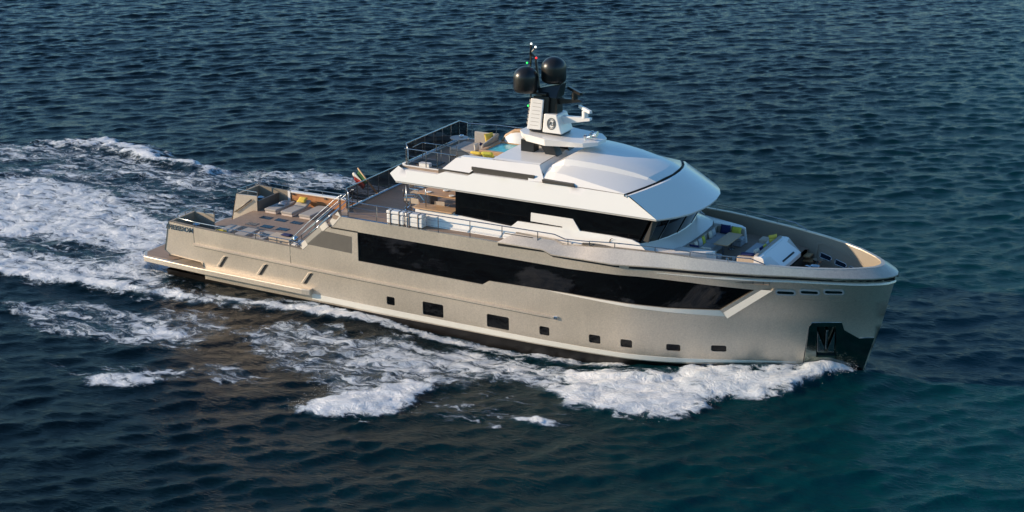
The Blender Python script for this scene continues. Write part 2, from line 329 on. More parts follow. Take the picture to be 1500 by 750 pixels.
DARK = [([(-12, -3.2), (-8.8, -1.6), (-5.1, -1.6), (-2.9, -2.3), (-2.0, -3.9), (-4.6, -4.6), (-8.5, -4.9)], .42, .7), ([(-20, 13), (-16, 13.5), (-12, 12.6), (-10, 12.9), (-13, 13.1), (-17, 14.4)], .3, .5), ([(1, -5.1), (4.5, -5.0), (9, -4.9), (9, -5.2), (4, -5.7), (0, -5.9), (-2, -5.8)], .5, .3)]
def sdf(px_, py_, poly):
    P = np.array(poly); d2 = np.full(px_.shape, 1e9); ins = np.zeros(px_.shape, bool)
    for i in range(len(P)):
        a = P[i]; b = P[(i + 1) % len(P)]; e = b - a
        t = np.clip(((px_ - a[0]) * e[0] + (py_ - a[1]) * e[1]) / (e @ e), 0, 1)
        d2 = np.minimum(d2, (px_ - a[0] - t * e[0]) ** 2 + (py_ - a[1] - t * e[1]) ** 2)
        if a[1] != b[1]:
            c = ((a[1] > py_) != (b[1] > py_)) & (px_ < e[0] * (py_ - a[1]) / e[1] + a[0]); ins ^= c
    return np.where(ins, -1, 1) * np.sqrt(d2)
def sst(x): x = np.clip(x, 0, 1); return x * x * (3 - 2 * x)
def foam_density(x, y):
    wx = x + (fbm(x * .55, y * .55, 3) - .5) * 1.6 + (fbm(x * 2.1 + 40, y * 2.1, 2) - .5) * 1.0 + (fbm(x * 5.1 + 40, y * 5.1, 2) - .5) * .4
    wy_ = y + (fbm(x * .55 + 90, y * .55 + 20, 3) - .5) * 1.6 + (fbm(x * 2.1, y * 2.1 + 70, 2) - .5) * 1.0 + (fbm(x * 5.1, y * 5.1 + 70, 2) - .5) * .4
    D = np.zeros(x.shape); H = np.zeros(x.shape)
    for k, (poly, lev, soft) in REG.items():
        P = np.array(poly); m_ = (x > P[:, 0].min() - 3) & (x < P[:, 0].max() + 3) & (y > P[:, 1].min() - 3) & (y < P[:, 1].max() + 3)
        if not m_.any(): continue
        small = k in ('hullline', 'stemcurl', 'hullport', 'edgeA', 'edgeB', 'E1', 'E2', 'C3')
        f = .35 if small else 1.0
        s = sdf(x[m_] + (wx[m_] - x[m_]) * f, y[m_] + (wy_[m_] - y[m_]) * f, poly)
        v = lev * sst(.5 - s / (2 * soft)); D[m_] = np.maximum(D[m_], v)
        if k in ('Dhot', 'Dhot2', 'C3', 'crestB', 'F', 'edgeA', 'E1', 'stemcurl'): H[m_] = np.maximum(H[m_], sst(.5 - s / 1.6) * {'Dhot': .15, 'Dhot2': .12, 'crestB': .30, 'F': .2, 'C3': .12, 'edgeA': .14, 'E1': .06, 'stemcurl': .28}[k])
    for poly, lev, soft in DARK:
        D -= lev * sst(.5 - sdf(wx, wy_, poly) / (2 * soft))
    return np.clip(D, 0, 1.2), H
NW = 140
wv = rng.random(NW); lam = np.exp(np.log(.5) + (np.log(5.0) - np.log(.5)) * np.sort(wv))
main = math.atan2(-.80, .60)
th = main + rng.normal(0, .36, NW) + (rng.random(NW) < .15) * rng.normal(0, .9, NW)
amp = .0042 * lam ** .44 * rng.uniform(.45, 1.25, NW) ; ph = rng.random(NW) * 2 * math.pi; kk = 2 * math.pi / lam
def waves(x, y, res, calm):
    z = np.zeros(x.shape); ox = np.zeros(x.shape); oy = np.zeros(x.shape)
    mod = .75 + .6 * fbm(x * .05 + 3, y * .05, 2)
    for i in range(NW):
        f = np.clip((lam[i] / res - 2.2) / 2, 0, 1)
        if not np.any(f > 0): continue
        a = amp[i] * f * mod; p = kk[i] * (x * math.cos(th[i]) + y * math.sin(th[i])) + ph[i]
        s_ = np.sin(p); c_ = np.cos(p); z += a * c_; ox -= .85 * a * math.cos(th[i]) * s_; oy -= .85 * a * math.sin(th[i]) * s_
    return z, ox, oy
def base_h(x, y):
    hx = np.interp(x, [-14, -6, 0, 4, 9, 14, 17, 20, 25, 28, 31, 34.5, 37, 39.5], [0, .15, .25, .28, .42, .34, 0, -.22, -.12, .2, .42, .55, .34, 0])
    hb = np.interp(x, [0, 28, 32, 37, 39], [4.0, 3.3, 2.0, 0, 0]); d = np.maximum(0, np.abs(y) - hb)
    return hx * np.exp(-(d / 2.6) ** 2)
def axis_(lo, hi, step, far_lo, far_hi):
    a = list(np.arange(lo, hi, step)); s_ = step
    left = [lo]; right = [a[-1]]
    while left[-1] > far_lo: s_ *= 1.25; left.append(left[-1] - s_)
    s_ = step
    while right[-1] < far_hi: s_ *= 1.25; right.append(right[-1] + s_)
    return np.array(left[:0:-1] + a + right[1:])
dd = axis_(36, 176, .175, -600, 4500); ww = axis_(-64, 64, .185, -3500, 3500)
lx, ly = -math.sin(R(27.95026)), math.cos(R(27.95026))
Dg, Wg = np.meshgrid(dd, ww, indexing='ij'); gx = 55.08 + Dg * lx + Wg * ly; gy = -67.07 + Dg * ly - Wg * lx
sp_ = np.maximum(np.gradient(dd)[:, None], np.gradient(ww)[None, :]) * np.ones(Dg.shape)
near = sp_ < .3
dens = np.zeros(gx.shape); hc = np.zeros(gx.shape)
box_ = (gx > -40) & (gx < 42) & (gy > -22) & (gy < 24) & near
dn, hn = foam_density(gx[box_], gy[box_]); dens[box_] = dn; hc[box_] = hn
z, ox, oy = waves(gx, gy, sp_, None)
damp = 1 - .45 * np.clip(dens, 0, 1)
tur = np.zeros(gx.shape); xb = gx[box_]; yb_ = gy[box_]
tur[box_] = ((fbm(xb * .9, yb_ * 1.3, 4) - .5) * .24 + (.5 - np.abs(fbm(xb * 2.2 + 9, yb_ * 2.2, 3) - .5) * 2.2) * .10) * np.clip(dn, 0, 1) ** .8
inside = np.clip((np.interp(gx, [-2, 0, 28, 33, 37], [0, 3.6, 3.2, 1.2, 0]) - np.abs(gy)) * 2, 0, 1)
gz = z * damp * (1 - .5 * inside) + base_h(gx, gy) + hc + tur * (1 - inside) - .35 * inside
gz += .10 * np.exp(-(((gy - 9 + gx * .35) / 1.5) ** 2)) * (gx < 0)
PX = gx + ox * damp; PY = gy + oy * damp
nd, nw = gx.shape
def grid_obj(name, mask_v, lift, mt):
    idx = np.arange(nd * nw).reshape(nd, nw)
    q = np.stack([idx[:-1, :-1], idx[1:, :-1], idx[1:, 1:], idx[:-1, 1:]], -1).reshape(-1, 4)
    if mask_v is not None: q = q[mask_v.reshape(-1)[q].any(1)]
    used = np.unique(q); rm = np.full(nd * nw, -1); rm[used] = np.arange(len(used)); q = rm[q]
    co_ = np.stack([PX.reshape(-1)[used], PY.reshape(-1)[used], gz.reshape(-1)[used] + lift], -1)
    me = bpy.data.meshes.new(name); me.vertices.add(len(used)); me.vertices.foreach_set('co', co_.astype(np.float32).reshape(-1))
    me.loops.add(q.size); me.loops.foreach_set('vertex_index', q.astype(np.int32).reshape(-1)); me.polygons.add(len(q))
    me.polygons.foreach_set('loop_start', np.arange(0, q.size, 4, dtype=np.int32)); me.polygons.foreach_set('use_smooth', np.ones(len(q), bool))
    me.update(calc_edges=True)
    at = me.attributes.new('foam', 'FLOAT', 'POINT'); at.data.foreach_set('value', dens.reshape(-1)[used].astype(np.float32))
    me.materials.append(mt); o = bpy.data.objects.new(name, me); COL.objects.link(o); return o
def water_material():
    m = bpy.data.materials.new('sea_water'); m.use_nodes = True; nt = m.node_tree; n = nt.nodes; l = nt.links; p = n['Principled BSDF']
    p.inputs['IOR'].default_value = 1.34; p.inputs['Roughness'].default_value = .05; p.inputs['Specular IOR Level'].default_value = .08; p.inputs['Specular Tint'].default_value = (.82, .97, 1, 1)
    tc = n.new('ShaderNodeTexCoord'); sx = n.new('ShaderNodeSeparateXYZ'); l.new(tc.outputs['Object'], sx.inputs[0])
    big = n.new('ShaderNodeTexNoise'); big.inputs['Scale'].default_value = .035; big.inputs['Detail'].default_value = 3; l.new(tc.outputs['Object'], big.inputs['Vector'])
    ad = n.new('ShaderNodeMath'); ad.operation = 'MULTIPLY_ADD'; ad.inputs[1].default_value = 16; l.new(big.outputs[0], ad.inputs[0]); l.new(sx.outputs[0], ad.inputs[2])
    mr = n.new('ShaderNodeMapRange'); mr.inputs[1].default_value = 22; mr.inputs[2].default_value = 54; l.new(ad.outputs[0], mr.inputs[0])
    c1 = n.new('ShaderNodeMix'); c1.data_type = 'RGBA'; c1.inputs[6].default_value = (.001, .006, .0095, 1); c1.inputs[7].default_value = (.0004, .036, .044, 1); l.new(mr.outputs[0], c1.inputs[0])
    at = n.new('ShaderNodeAttribute'); at.attribute_name = 'foam'
    fm = n.new('ShaderNodeMapRange'); fm.inputs[1].default_value = .25; fm.inputs[2].default_value = 1.1; fm.inputs[4].default_value = .75; l.new(at.outputs['Fac'], fm.inputs[0])
    c2 = n.new('ShaderNodeMix'); c2.data_type = 'RGBA'; c2.inputs[7].default_value = (.055, .115, .16, 1); l.new(fm.outputs[0], c2.inputs[0]); l.new(c1.outputs[2], c2.inputs[6]); l.new(c2.outputs[2], p.inputs['Base Color'])
    mp = n.new('ShaderNodeMapping'); mp.inputs['Rotation'].default_value = (0, 0, R(28) * -1); mp.inputs['Scale'].default_value = (1, 2.1, 1); l.new(tc.outputs['Object'], mp.inputs[0])
    n1 = n.new('ShaderNodeTexNoise'); n1.inputs['Scale'].default_value = 2.6; n1.inputs['Detail'].default_value = 7; n1.inputs['Roughness'].default_value = .62; n1.inputs['Distortion'].default_value = .6; l.new(mp.outputs[0], n1.inputs['Vector'])
    b = n.new('ShaderNodeBump'); b.inputs['Strength'].default_value = .7; b.inputs['Distance'].default_value = .07; n2 = n.new('ShaderNodeTexNoise'); n2.inputs['Scale'].default_value = 8.5; n2.inputs['Detail'].default_value = 4; n2.inputs['Distortion'].default_value = .4; l.new(mp.outputs[0], n2.inputs['Vector'])
    ma = n.new('ShaderNodeMath'); ma.operation = 'MULTIPLY_ADD'; ma.inputs[1].default_value = .16; l.new(n2.outputs[0], ma.inputs[0]); l.new(n1.outputs[0], ma.inputs[2])
    l.new(ma.outputs[0], b.inputs['Height']); l.new(b.outputs[0], p.inputs['Normal'])
    return m
def foam_material():
    m = bpy.data.materials.new('foam'); m.use_nodes = True; nt = m.node_tree; n = nt.nodes; l = nt.links; p = n['Principled BSDF']; out = n['Material Output']
    p.inputs['Roughness'].default_value = .85; p.inputs['Specular IOR Level'].default_value = .3
    def math_(op, a, b=None, c=None):
        q = n.new('ShaderNodeMath'); q.operation = op
        for k, v in enumerate((a, b, c)):
            if v is None: continue
            if isinstance(v, (int, float)): q.inputs[k].default_value = v
            else: l.new(v, q.inputs[k])
        return q.outputs[0]
    tc = n.new('ShaderNodeTexCoord'); at = n.new('ShaderNodeAttribute'); at.attribute_name = 'foam'
    wn_ = n.new('ShaderNodeTexNoise'); wn_.inputs['Scale'].default_value = .8; wn_.inputs['Detail'].default_value = 4; l.new(tc.outputs['Object'], wn_.inputs['Vector'])
    vm = n.new('ShaderNodeVectorMath'); vm.operation = 'MULTIPLY_ADD'; vm.inputs[1].default_value = (1.5, 1.5, 0); l.new(wn_.outputs['Color'], vm.inputs[0]); l.new(tc.outputs['Object'], vm.inputs[2])
    mp = n.new('ShaderNodeMapping'); mp.inputs['Scale'].default_value = (.50, 1.05, .6); l.new(vm.outputs[0], mp.inputs[0])
    n1 = n.new('ShaderNodeTexNoise'); n1.inputs['Scale'].default_value = 1.9; n1.inputs['Detail'].default_value = 9; n1.inputs['Roughness'].default_value = .70; n1.inputs['Distortion'].default_value = 1.1; l.new(mp.outputs[0], n1.inputs['Vector'])
    v1 = n.new('ShaderNodeTexVoronoi'); v1.feature = 'DISTANCE_TO_EDGE'; v1.inputs['Scale'].default_value = 2.0; l.new(mp.outputs[0], v1.inputs['Vector'])
    v2 = n.new('ShaderNodeTexVoronoi'); v2.feature = 'DISTANCE_TO_EDGE'; v2.inputs['Scale'].default_value = 5.5; l.new(mp.outputs[0], v2.inputs['Vector'])
    la = math_('MULTIPLY_ADD', v1.outputs[0], -1.5, .5); lb2 = math_('MULTIPLY_ADD', v2.outputs[0], -1.6, .42)
    lace = math_('MAXIMUM', la, lb2)
    mp3 = n.new('ShaderNodeMapping'); mp3.inputs['Scale'].default_value = (.16, 1.5, .6); l.new(vm.outputs[0], mp3.inputs[0])
    n3 = n.new('ShaderNodeTexNoise'); n3.inputs['Scale'].default_value = 1.1; n3.inputs['Detail'].default_value = 6; n3.inputs['Roughness'].default_value = .6; l.new(mp3.outputs[0], n3.inputs['Vector'])
    s0_ = math_('MULTIPLY_ADD', n3.outputs[0], 1.3, -.65); s_ = math_('MULTIPLY_ADD', n1.outputs[0], 2.3, -1.15); s_ = math_('ADD', s_, s0_)        # noise about zero
    t_ = math_('ADD', math_('MULTIPLY', at.outputs['Fac'], 1.15), s_)
    t2 = math_('MULTIPLY_ADD', lace, .42, t_)
    mr = n.new('ShaderNodeMapRange'); mr.interpolation_type = 'SMOOTHSTEP'; mr.inputs[1].default_value = .48; mr.inputs[2].default_value = 1.10; l.new(t2, mr.inputs[0])
    edge0 = n.new('ShaderNodeMapRange'); edge0.inputs[1].default_value = .08; edge0.inputs[2].default_value = .25; l.new(at.outputs['Fac'], edge0.inputs[0])
    al = math_('MULTIPLY', mr.outputs[0], edge0.outputs[0])
    cr = n.new('ShaderNodeMapRange'); cr.inputs[1].default_value = .65; cr.inputs[2].default_value = 1.6; l.new(t2, cr.inputs[0])
    cm = n.new('ShaderNodeMix'); cm.data_type = 'RGBA'; cm.inputs[6].default_value = (.40, .47, .54, 1); cm.inputs[7].default_value = (.88, .88, .88, 1); l.new(cr.outputs[0], cm.inputs[0]); l.new(cm.outputs[2], p.inputs['Base Color'])
    fn_ = n.new('ShaderNodeTexNoise'); fn_.inputs['Scale'].default_value = 5.5; fn_.inputs['Detail'].default_value = 9; fn_.inputs['Roughness'].default_value = .7; l.new(mp.outputs[0], fn_.inputs['Vector'])
    hh = math_('MULTIPLY_ADD', t2, .5, fn_.outputs[0])
    b = n.new('ShaderNodeBump'); b.inputs['Strength'].default_value = 1.0; b.inputs['Distance'].default_value = .09; l.new(hh, b.inputs['Height']); l.new(b.outputs[0], p.inputs['Normal'])
    tr = n.new('ShaderNodeBsdfTransparent'); mx = n.new('ShaderNodeMixShader'); l.new(al, mx.inputs[0]); l.new(tr.outputs[0], mx.inputs[1]); l.new(p.outputs[0], mx.inputs[2]); l.new(mx.outputs[0], out.inputs['Surface'])
    return m
sea = grid_obj('sea', None, 0, water_material()); sea['kind'] = 'structure'
foam = grid_obj('wake_foam', dens > .09, .022, foam_material()); foam['kind'] = 'stuff'; foam['label'] = 'white churned foam trailing along the hull and astern'
# flying droplets thrown from the breaking crests
sy = M(); r_ = random.Random(3)
def drops(poly, n_, hmax, spread):
    xs__ = [p[0] for p in poly]; ys__ = [p[1] for p in poly]; k = 0
    while k < n_:
        i = r_.randrange(len(poly)); a, b_ = poly[i], poly[(i + 1) % len(poly)]; t = r_.random(); x = a[0] + (b_[0] - a[0]) * t + r_.gauss(0, spread); y = a[1] + (b_[1] - a[1]) * t + r_.gauss(0, spread)
        if y > -float(np.interp(x, [0, 28, 33, 37, 38], [4.2, 3.5, 1.7, .1, 0])) - .05 and y < 3: continue
        z0 = float(base_h(np.array([x]), np.array([y]))[0]) + .2 + abs(r_.gauss(0, hmax / 2)); r0_ = r_.uniform(.005, .013) * (1 if r_.random() < .85 else 1.5)
        sy.add([(x + r0_, y, z0), (x - r0_, y, z0), (x, y + r0_, z0), (x, y - r0_, z0), (x, y, z0 + r0_), (x, y, z0 - r0_)], [(0, 2, 4), (2, 1, 4), (1, 3, 4), (3, 0, 4), (2, 0, 5), (1, 2, 5), (3, 1, 5), (0, 3, 5)]); k += 1
drops(REG['Dhot'][0][5:14], 900, .12, .3); drops(REG['Dhot2'][0][:9], 350, .10, .25); drops(REG['stemcurl'][0], 300, .3, .2)
FOAMD = mat('spray_white', (.78, .80, .82), .7)
spr = sy.build('spray', FOAMD, None, smooth=True); spr['kind'] = 'stuff'; spr['label'] = 'fine spray droplets thrown from the bow wave'

# ================================================================= YACHT
Y = thing('motor_yacht', 'large pearl grey and white explorer motor yacht under way on dark sea', 'yacht', (19, 0, 0))
hull_out = [(1.45, 1.62), (1.8, 1.42), (3.75, 1.33), (3.95, 1.10), (3.95, .45), (36.9, .45)] + [(xstem(z), z) for z in (1.2, 2, 2.8, 3.5, 4.2, 4.93)] + \
    [(37, 4.97), (36, 5.02), (34, 5.02), (31, 4.97), (28.55, 4.93), (26.7, 4.88), (25.3, 4.88), (23.8, 4.9), (23.3, 5.03), (20.9, 5.05), (12.5, 5.05), (12.02, 4.5), (11.75, 4.38), (11.42, 4.14), (10.52, 3.32), (10.2, 3.04), (9.4, 3.08), (3.4, 3.13), (1.85, 3.2)]
win = [(13.41, 2.98), (20.12, 2.9), (20.47, 3.13), (24.4, 3.2), (26.7, 3.17), (29.0, 3.12), (31.2, 3.18), (32.68, 4.3), (30, 4.44), (27.66, 4.47), (24.4, 4.36), (19, 4.38), (13.41, 4.42)]
def port(x, w, h, z=1.2): 
    c = .05; return [(x - w / 2 + c, z - h / 2), (x + w / 2 - c, z - h / 2), (x + w / 2, z - h / 2 + c), (x + w / 2, z + h / 2 - c), (x + w / 2 - c, z + h / 2), (x - w / 2 + c, z + h / 2), (x - w / 2, z + h / 2 - c), (x - w / 2, z - h / 2 + c)]
ports = [port(15.14, .45, .42, 1.24), port(17.46, 1.12, .66, 1.2), port(20.9, 1.15, .64, 1.19), port(23.28, .50, .42, 1.18), port(25.74, .55, .40, 1.2), port(27.22, .53, .38, 1.21), port(29.25, .60, .32, 1.22), port(31.1, .62, .30, 1.27)]
pocket = [(34.98, 1.0), (35.02, 2.5), (35.75, 2.52), (35.78, 1.0)]
m = M(); loops = sheet(m, hull_out, [win] + ports + [pocket], lambda x, z: hullpt(x, z), (.45, .4), .3)
for lp in loops[1:-1]: reveal(m, lp, .07)
m.mirror()
# raked transom wings
for s in (-1, 1):
    m.loft([[(1.45, s * 3.80, 1.62), (1.45, s * 1.8, 1.62)], [(1.85, s * 3.86, 3.2), (1.85, s * 1.8, 3.2)]])
    m.loft([[(1.45, s * 3.80, 1.62), (1.45, s * 1.8, 1.62)], [(1.8, s * 3.8, 1.42), (1.8, s * 1.8, 1.40)], [(3.9, s * 3.88, 1.33), (3.9, s * 1.8, 1.33)], [(3.95, s * 3.9, 1.0), (3.95, s * 1.8, 1.0)]])
    m.pxz([(1.48, 1.42), (3.2, 1.42), (3.2, 3.24), (1.87, 3.19)], s * 1.80, s * 1.88)
hull = m.build('hull', HULL, Y, smooth=True, angle=28)
# windows and portholes
def glazing(name, lp, o, mm, side):
    g = M(); sheet(g, lp, [], lambda x, z: (x, side * (HY(x, z) - .05), z), (.6, .4), .5); return g.build(name, mm, hull, smooth=True, angle=40)
for side in (-1, 1):
    w = glazing('saloon_window', win, .05, GLASS, side)
    for p in ports: glazing('porthole', p, .05, GLASS, side)
    g = M(); sill = [(23.2, 3.20), (26.7, 3.165), (29, 3.115), (31.2, 3.175), (31.42, 2.87), (29, 2.93), (26.7, 3.04), (24.2, 3.14)]
    sheet(g, sill, [], lambda x, z: (x, side * (HY(x, z) + .022), z), (.5, .3), .3); g.build('lit_sill_strip', TRIM, hull, smooth=True, angle=40)  # pale strip paints the sunlit bottom face of the window reveal
    g = M(); n_ = 8; g.loft([[(31.23 + 1.50 * k / n_, side * (HY(31.23 + 1.5 * k / n_, 3.17 + 1.14 * k / n_) - .045), 3.17 + 1.14 * k / n_), (31.50 + 1.92 * k / n_, side * (HY(31.50 + 1.92 * k / n_, 2.80 + 1.54 * k / n_) + .10), 2.80 + 1.54 * k / n_), (31.51 + 1.92 * k / n_, side * (HY(31.50 + 1.92 * k / n_, 2.80 + 1.54 * k / n_) - .01), 2.80 + 1.54 * k / n_)] for k in range(n_ + 1)]); g.build('window_trim', TRIM, hull)
    g = M(); sheet(g, [(10.46, 3.36), (13.06, 3.30), (13.08, 4.13), (11.41, 4.19)], [], lambda x, z: (x, side * (HY(x, z) + .006), z), (.5, .4), .4)
    g.build('side_hatch', MGREY, hull, smooth=True, angle=40)
    # black strip laid on the hull for the shaded gap under the upper band
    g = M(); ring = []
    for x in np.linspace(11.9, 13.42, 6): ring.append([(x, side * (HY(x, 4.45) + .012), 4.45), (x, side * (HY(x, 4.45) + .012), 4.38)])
    g.loft(ring); g.build('gap_shade_strip', BLACKM, hull)
    # rub rail
    g = M(); rings = []
    for x in np.linspace(3.4, 23.83, 30):
        z = np.interp(x, [3.4, 13.96, 23.83], [2.2, 2.06, 1.92]); y = HY(x, z)
        t = .11 if x < 23.7 else .07
        rings.append([(x, side * (y - .02), z + .10), (x, side * (y + t), z + .05), (x, side * (y + t), z - .02), (x, side * (y - .02), z - .05)])
    g.loft(rings, True, True); g.build('rub_rail', HULL, Y, smooth=True, angle=30)
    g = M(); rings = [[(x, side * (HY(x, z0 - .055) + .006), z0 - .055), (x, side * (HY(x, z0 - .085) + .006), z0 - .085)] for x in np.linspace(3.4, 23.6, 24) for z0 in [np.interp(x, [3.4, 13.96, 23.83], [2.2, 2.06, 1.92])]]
    g.loft(rings); g.build('gap_shade_strip', DGREY, hull)  # dark strip painted as the shade below the rub rail
    g = M(); g.box(23.78, 23.98, side * (HY(23.8, 1.9) - .01), side * (HY(23.8, 1.9) + .085), 1.86, 2.01); g.build('rail_end_cap', CHROME, Y, bevel=.02)
    # recessed steps low on the quarter
    for x in (4.95, 7.45, 10.15):
        g = M(); sheet(g, [(x, 1.28), (x + .16, 1.28), (x + .62, 1.9), (x + .46, 1.9)], [], lambda a, b: (a, side * (HY(a, b) + .008), b), (.3, .3), .3); g.build('fender_recess', DGREY, hull)
        g = M(); g.loft([[(x - .17, side * (HY(x, 1.28) + .0), 1.28), (x - .12, side * (HY(x, 1.28) + .06), 1.28), (x - .02, side * (HY(x, 1.28) + .06), 1.28), (x, side * HY(x, 1.28), 1.28)],
                         [(x + .29, side * (HY(x, 1.9) + .0), 1.9), (x + .34, side * (HY(x, 1.9) + .06), 1.9), (x + .44, side * (HY(x, 1.9) + .06), 1.9), (x + .46, side * HY(x, 1.9), 1.9)]], False, True)
        g.build('fender_rib', HULL, hull)
    # panel seam of the folding bulwark
    for xa, za, zb_ in ((3.42, 2.3, 3.12), (9.42, 2.16, 3.07)):
        g = M(); g.loft([[(xa, side * (HY(xa, z) + .004), z), (xa + .03, side * (HY(xa, z) + .004), z)] for z in (za, zb_)]); g.build('panel_seam', DGREY, hull)
    # boot stripe
    g = M(); rings = []
    for x in np.linspace(10.6, 34.2, 44):
        zt = float(np.interp(x, [10.6, 19, 24.4, 34], [.84, .77, .735, .72])); zb = float(np.interp(x, [10.6, 19, 29, 34.2], [.54, .50, .50, .68]))
        rings.append([(x, side * (HY(x, zt) - .002), zt), (x, side * (HY(x, zt) + .012), zt - .01), (x, side * (HY(x, zb) + .012), zb + .01), (x, side * (HY(x, zb) - .002), zb)])
    g.loft(rings); g.build('boot_stripe', STRIPE, Y, smooth=True, angle=40)
    # fairleads through the bow flare
    for x0, z0 in ((33.52, 4.22), (34.47, 4.29), (35.42, 4.35)):
        g = M(); out = [(x0 + a, z0 + b) for a, b in ((.05, -.13), (.71, -.13), (.78, -.06), (.78, .09), (.71, .16), (.05, .16), (-.02, .09), (-.02, -.06))]
        inn = [(x0 + .36 + (p[0] - x0 - .36) * .84, z0 + .01 + (p[1] - z0 - .01) * .5) for p in out]
        fn = lambda a, b: (a, side * (HY(a, b) + .03), b)
        sheet(g, out, [inn], fn, (.9, .9), .3); g.loft([[(p[0], side * (HY(*p) + .03), p[1]) for p in out + out[:1]], [(p[0], side * (HY(*p) - .01), p[1]) for p in out + out[:1]]])
        g.build('fairlead', FRAME, hull)
        g = M(); sheet(g, inn, [], lambda a, b: (a, side * (HY(a, b) + .008), b), (.9, .9), .3); g.build('fairlead_opening', MIRROR, hull)
    # polished plate round the stem with the anchor pocket
    g = M(); plate = [(34.45, .2), (34.72, 2.55), (34.82, 2.68), (35.98, 2.72), (36.08, 2.36), (36.66, 1.98), (37.27, 2.02), (37.1, 1.4), (36.85, .2)]
    plate = [(min(p[0], xstem(p[1]) - .01), p[1]) for p in plate]
    pocket = [(34.98, 1.0), (35.02, 2.5), (35.75, 2.52), (35.78, 1.0)]
    sheet(g, plate, [pocket], lambda a, b: (a, side * (HY(a, b) + .018), b), (.35, .35), .25)
    lp = densify(pocket, .3); g.loft([[(p[0], side * (HY(*p) + .018), p[1]) for p in lp + lp[:1]], [(p[0], side * (HY(*p) - .28), p[1]) for p in lp + lp[:1]]])
    g.build('stem_plate', MIRROR, Y, smooth=True, angle=30)
    g = M(); sheet(g, pocket, [], lambda a, b: (a, side * (HY(a, b) + .021 - .22), b), (.3, .3), .25); g.build('anchor_pocket', POCK, Y)
    g = M(); g.tube([(p[0], side * (HY(*p) + .03), p[1]) for p in [(34.43, .4), (34.70, 2.5), (34.82, 2.70), (36.0, 2.74)]], .02); g.tube([(p[0], side * (HY(p[0], p[1]) + .03), p[1]) for p in [(36.68, 2.0), (37.24, 2.04)]], .018); g.build('plate_edge', STEELD, Y, smooth=True)
    an = M(); yy = lambda a, b: side * (HY(a, b) + .03)
    an.tube([(35.38, yy(35.38, 1.45), 1.45), (35.42, yy(35.42, 2.35), 2.35)], .07)
    an.prism([(35.05, yy(35.05, 1.3), 1.3), (35.35, yy(35.35, 1.35), 1.35), (35.28, yy(35.28, 1.6), 1.6), (35.06, yy(35.06, 2.3), 2.3)], [(35.05, yy(35.05, 1.3) + side * .1, 1.3), (35.35, yy(35.35, 1.35) + side * .1, 1.35), (35.28, yy(35.28, 1.6) + side * .1, 1.6), (35.06, yy(35.06, 2.3) + side * .1, 2.3)])
    an.prism([(35.45, yy(35.45, 1.35), 1.35), (35.72, yy(35.72, 1.3), 1.3), (35.74, yy(35.74, 2.3), 2.3), (35.52, yy(35.52, 1.6), 1.6)], [(35.45, yy(35.45, 1.35) + side * .1, 1.35), (35.72, yy(35.72, 1.3) + side * .1, 1.3), (35.74, yy(35.74, 2.3) + side * .1, 2.3), (35.52, yy(35.52, 1.6) + side * .1, 1.6)])
    an.build('anchor', STEELD, Y, bevel=.01)
# underwater body
m = M(); rings = []
for z in (.55, .1, -.3, -.8, -1.5, -2.2):
    r = []
    for t in np.linspace(0, 1, 60):
        x = 1.4 + (1 - (1 - t) ** 1.25) * (xstem(z) - 1.4); r.append((x, -(HY(x, z) - .012), z))
    rings.append(r)
m.loft(rings); m.mirror(); m.loft([[(1.4, -(HY(1.4, z) - .012), z), (1.4, HY(1.4, z) - .012, z)] for z in (.55, .1, -.3, -.8, -1.5, -2.2)])
m.build('underwater_body', ANTI, Y, smooth=True, angle=30)

# name in polished letters on the quarter
def text_obj(name, txt, size, mt, parent, mtx, ext=.012):
    cu = bpy.data.curves.new(name, 'FONT'); cu.body = txt; cu.size = size; cu.extrude = ext; cu.align_x = 'CENTER'; cu.align_y = 'CENTER'; cu.shear = .25; cu.resolution_u = 3; cu.offset = .006; cu.space_character = 1.12
    o = bpy.data.objects.new(name, cu); COL.objects.link(o); dg = bpy.context.evaluated_depsgraph_get(); me = bpy.data.meshes.new_from_object(o.evaluated_get(dg)); me.name = name
    bpy.data.objects.remove(o); o = bpy.data.objects.new(name, me); me.materials.clear(); me.materials.append(mt); COL.objects.link(o)
    me.transform(mtx); o.parent = parent; return o
for side in (-1, 1):
    x0, z0 = 2.55, 2.93
    ux = Vector((1, 0, -.012)).normalized() * (1 if side < 0 else -1); uz = Vector((0, 0, 1)); un = Vector((0, side, 0))
    mt_ = Matrix(((ux.x, uz.x, un.x, x0), (ux.y, uz.y, un.y, side * (HY(x0, z0) + .03)), (ux.z, uz.z, un.z, z0), (0, 0, 0, 1)))
    text_obj('name_lettering', 'FREEDOM', .36, CHROME, hull, mt_)

# swim platform and side ledges
m = M()
plat = [(-.3, 0), (-.3, -3.35), (.12, -3.88)] + [(x, -float(np.interp(x, [.1, 4, 10.65], [3.9, 4.14, 4.3]))) for x in (2, 4, 6, 8, 10.2)] + [(10.65, -4.24), (10.65, -3.95), (4.2, -3.7), (4.2, 0)]
m.pxy(plat, .80, 1.10); m.mirror(); sp = m.build('swim_platform', HULL, Y, bevel=.035)
m = M(); m.pxy([(-.12, 0), (-.12, -3.3), (.22, -3.72), (1.9, -3.78), (2.1, -3.4), (2.1, 0)], 1.104, 1.125); m.mirror(); m.build('teak_planking', TEAK, sp)
m = M(); m.pxy([(1.3, -3.3), (1.3, 3.3), (3.9, 3.3), (3.9, -3.3)], .9, 1.33); m.build('transom_recess', DGREY, Y)
# stern stairs between the wings
m = M()
for i in range(6): m.box(1.25 + i * .34, 3.2, -1.78, 1.78, 1.105 + i * .22, 1.105 + (i + 1) * .219)
m.build('stern_stairs', TEAK, Y)
m = M(); m.tube([(1.75, 1.72, 2.2), (2.9, 1.72, 3.02)], .045, 8); m.tube([(1.75, 1.79, 2.2), (1.75, 1.72, 2.2)], .03); m.build('grab_rail', MGREY, Y, smooth=True)
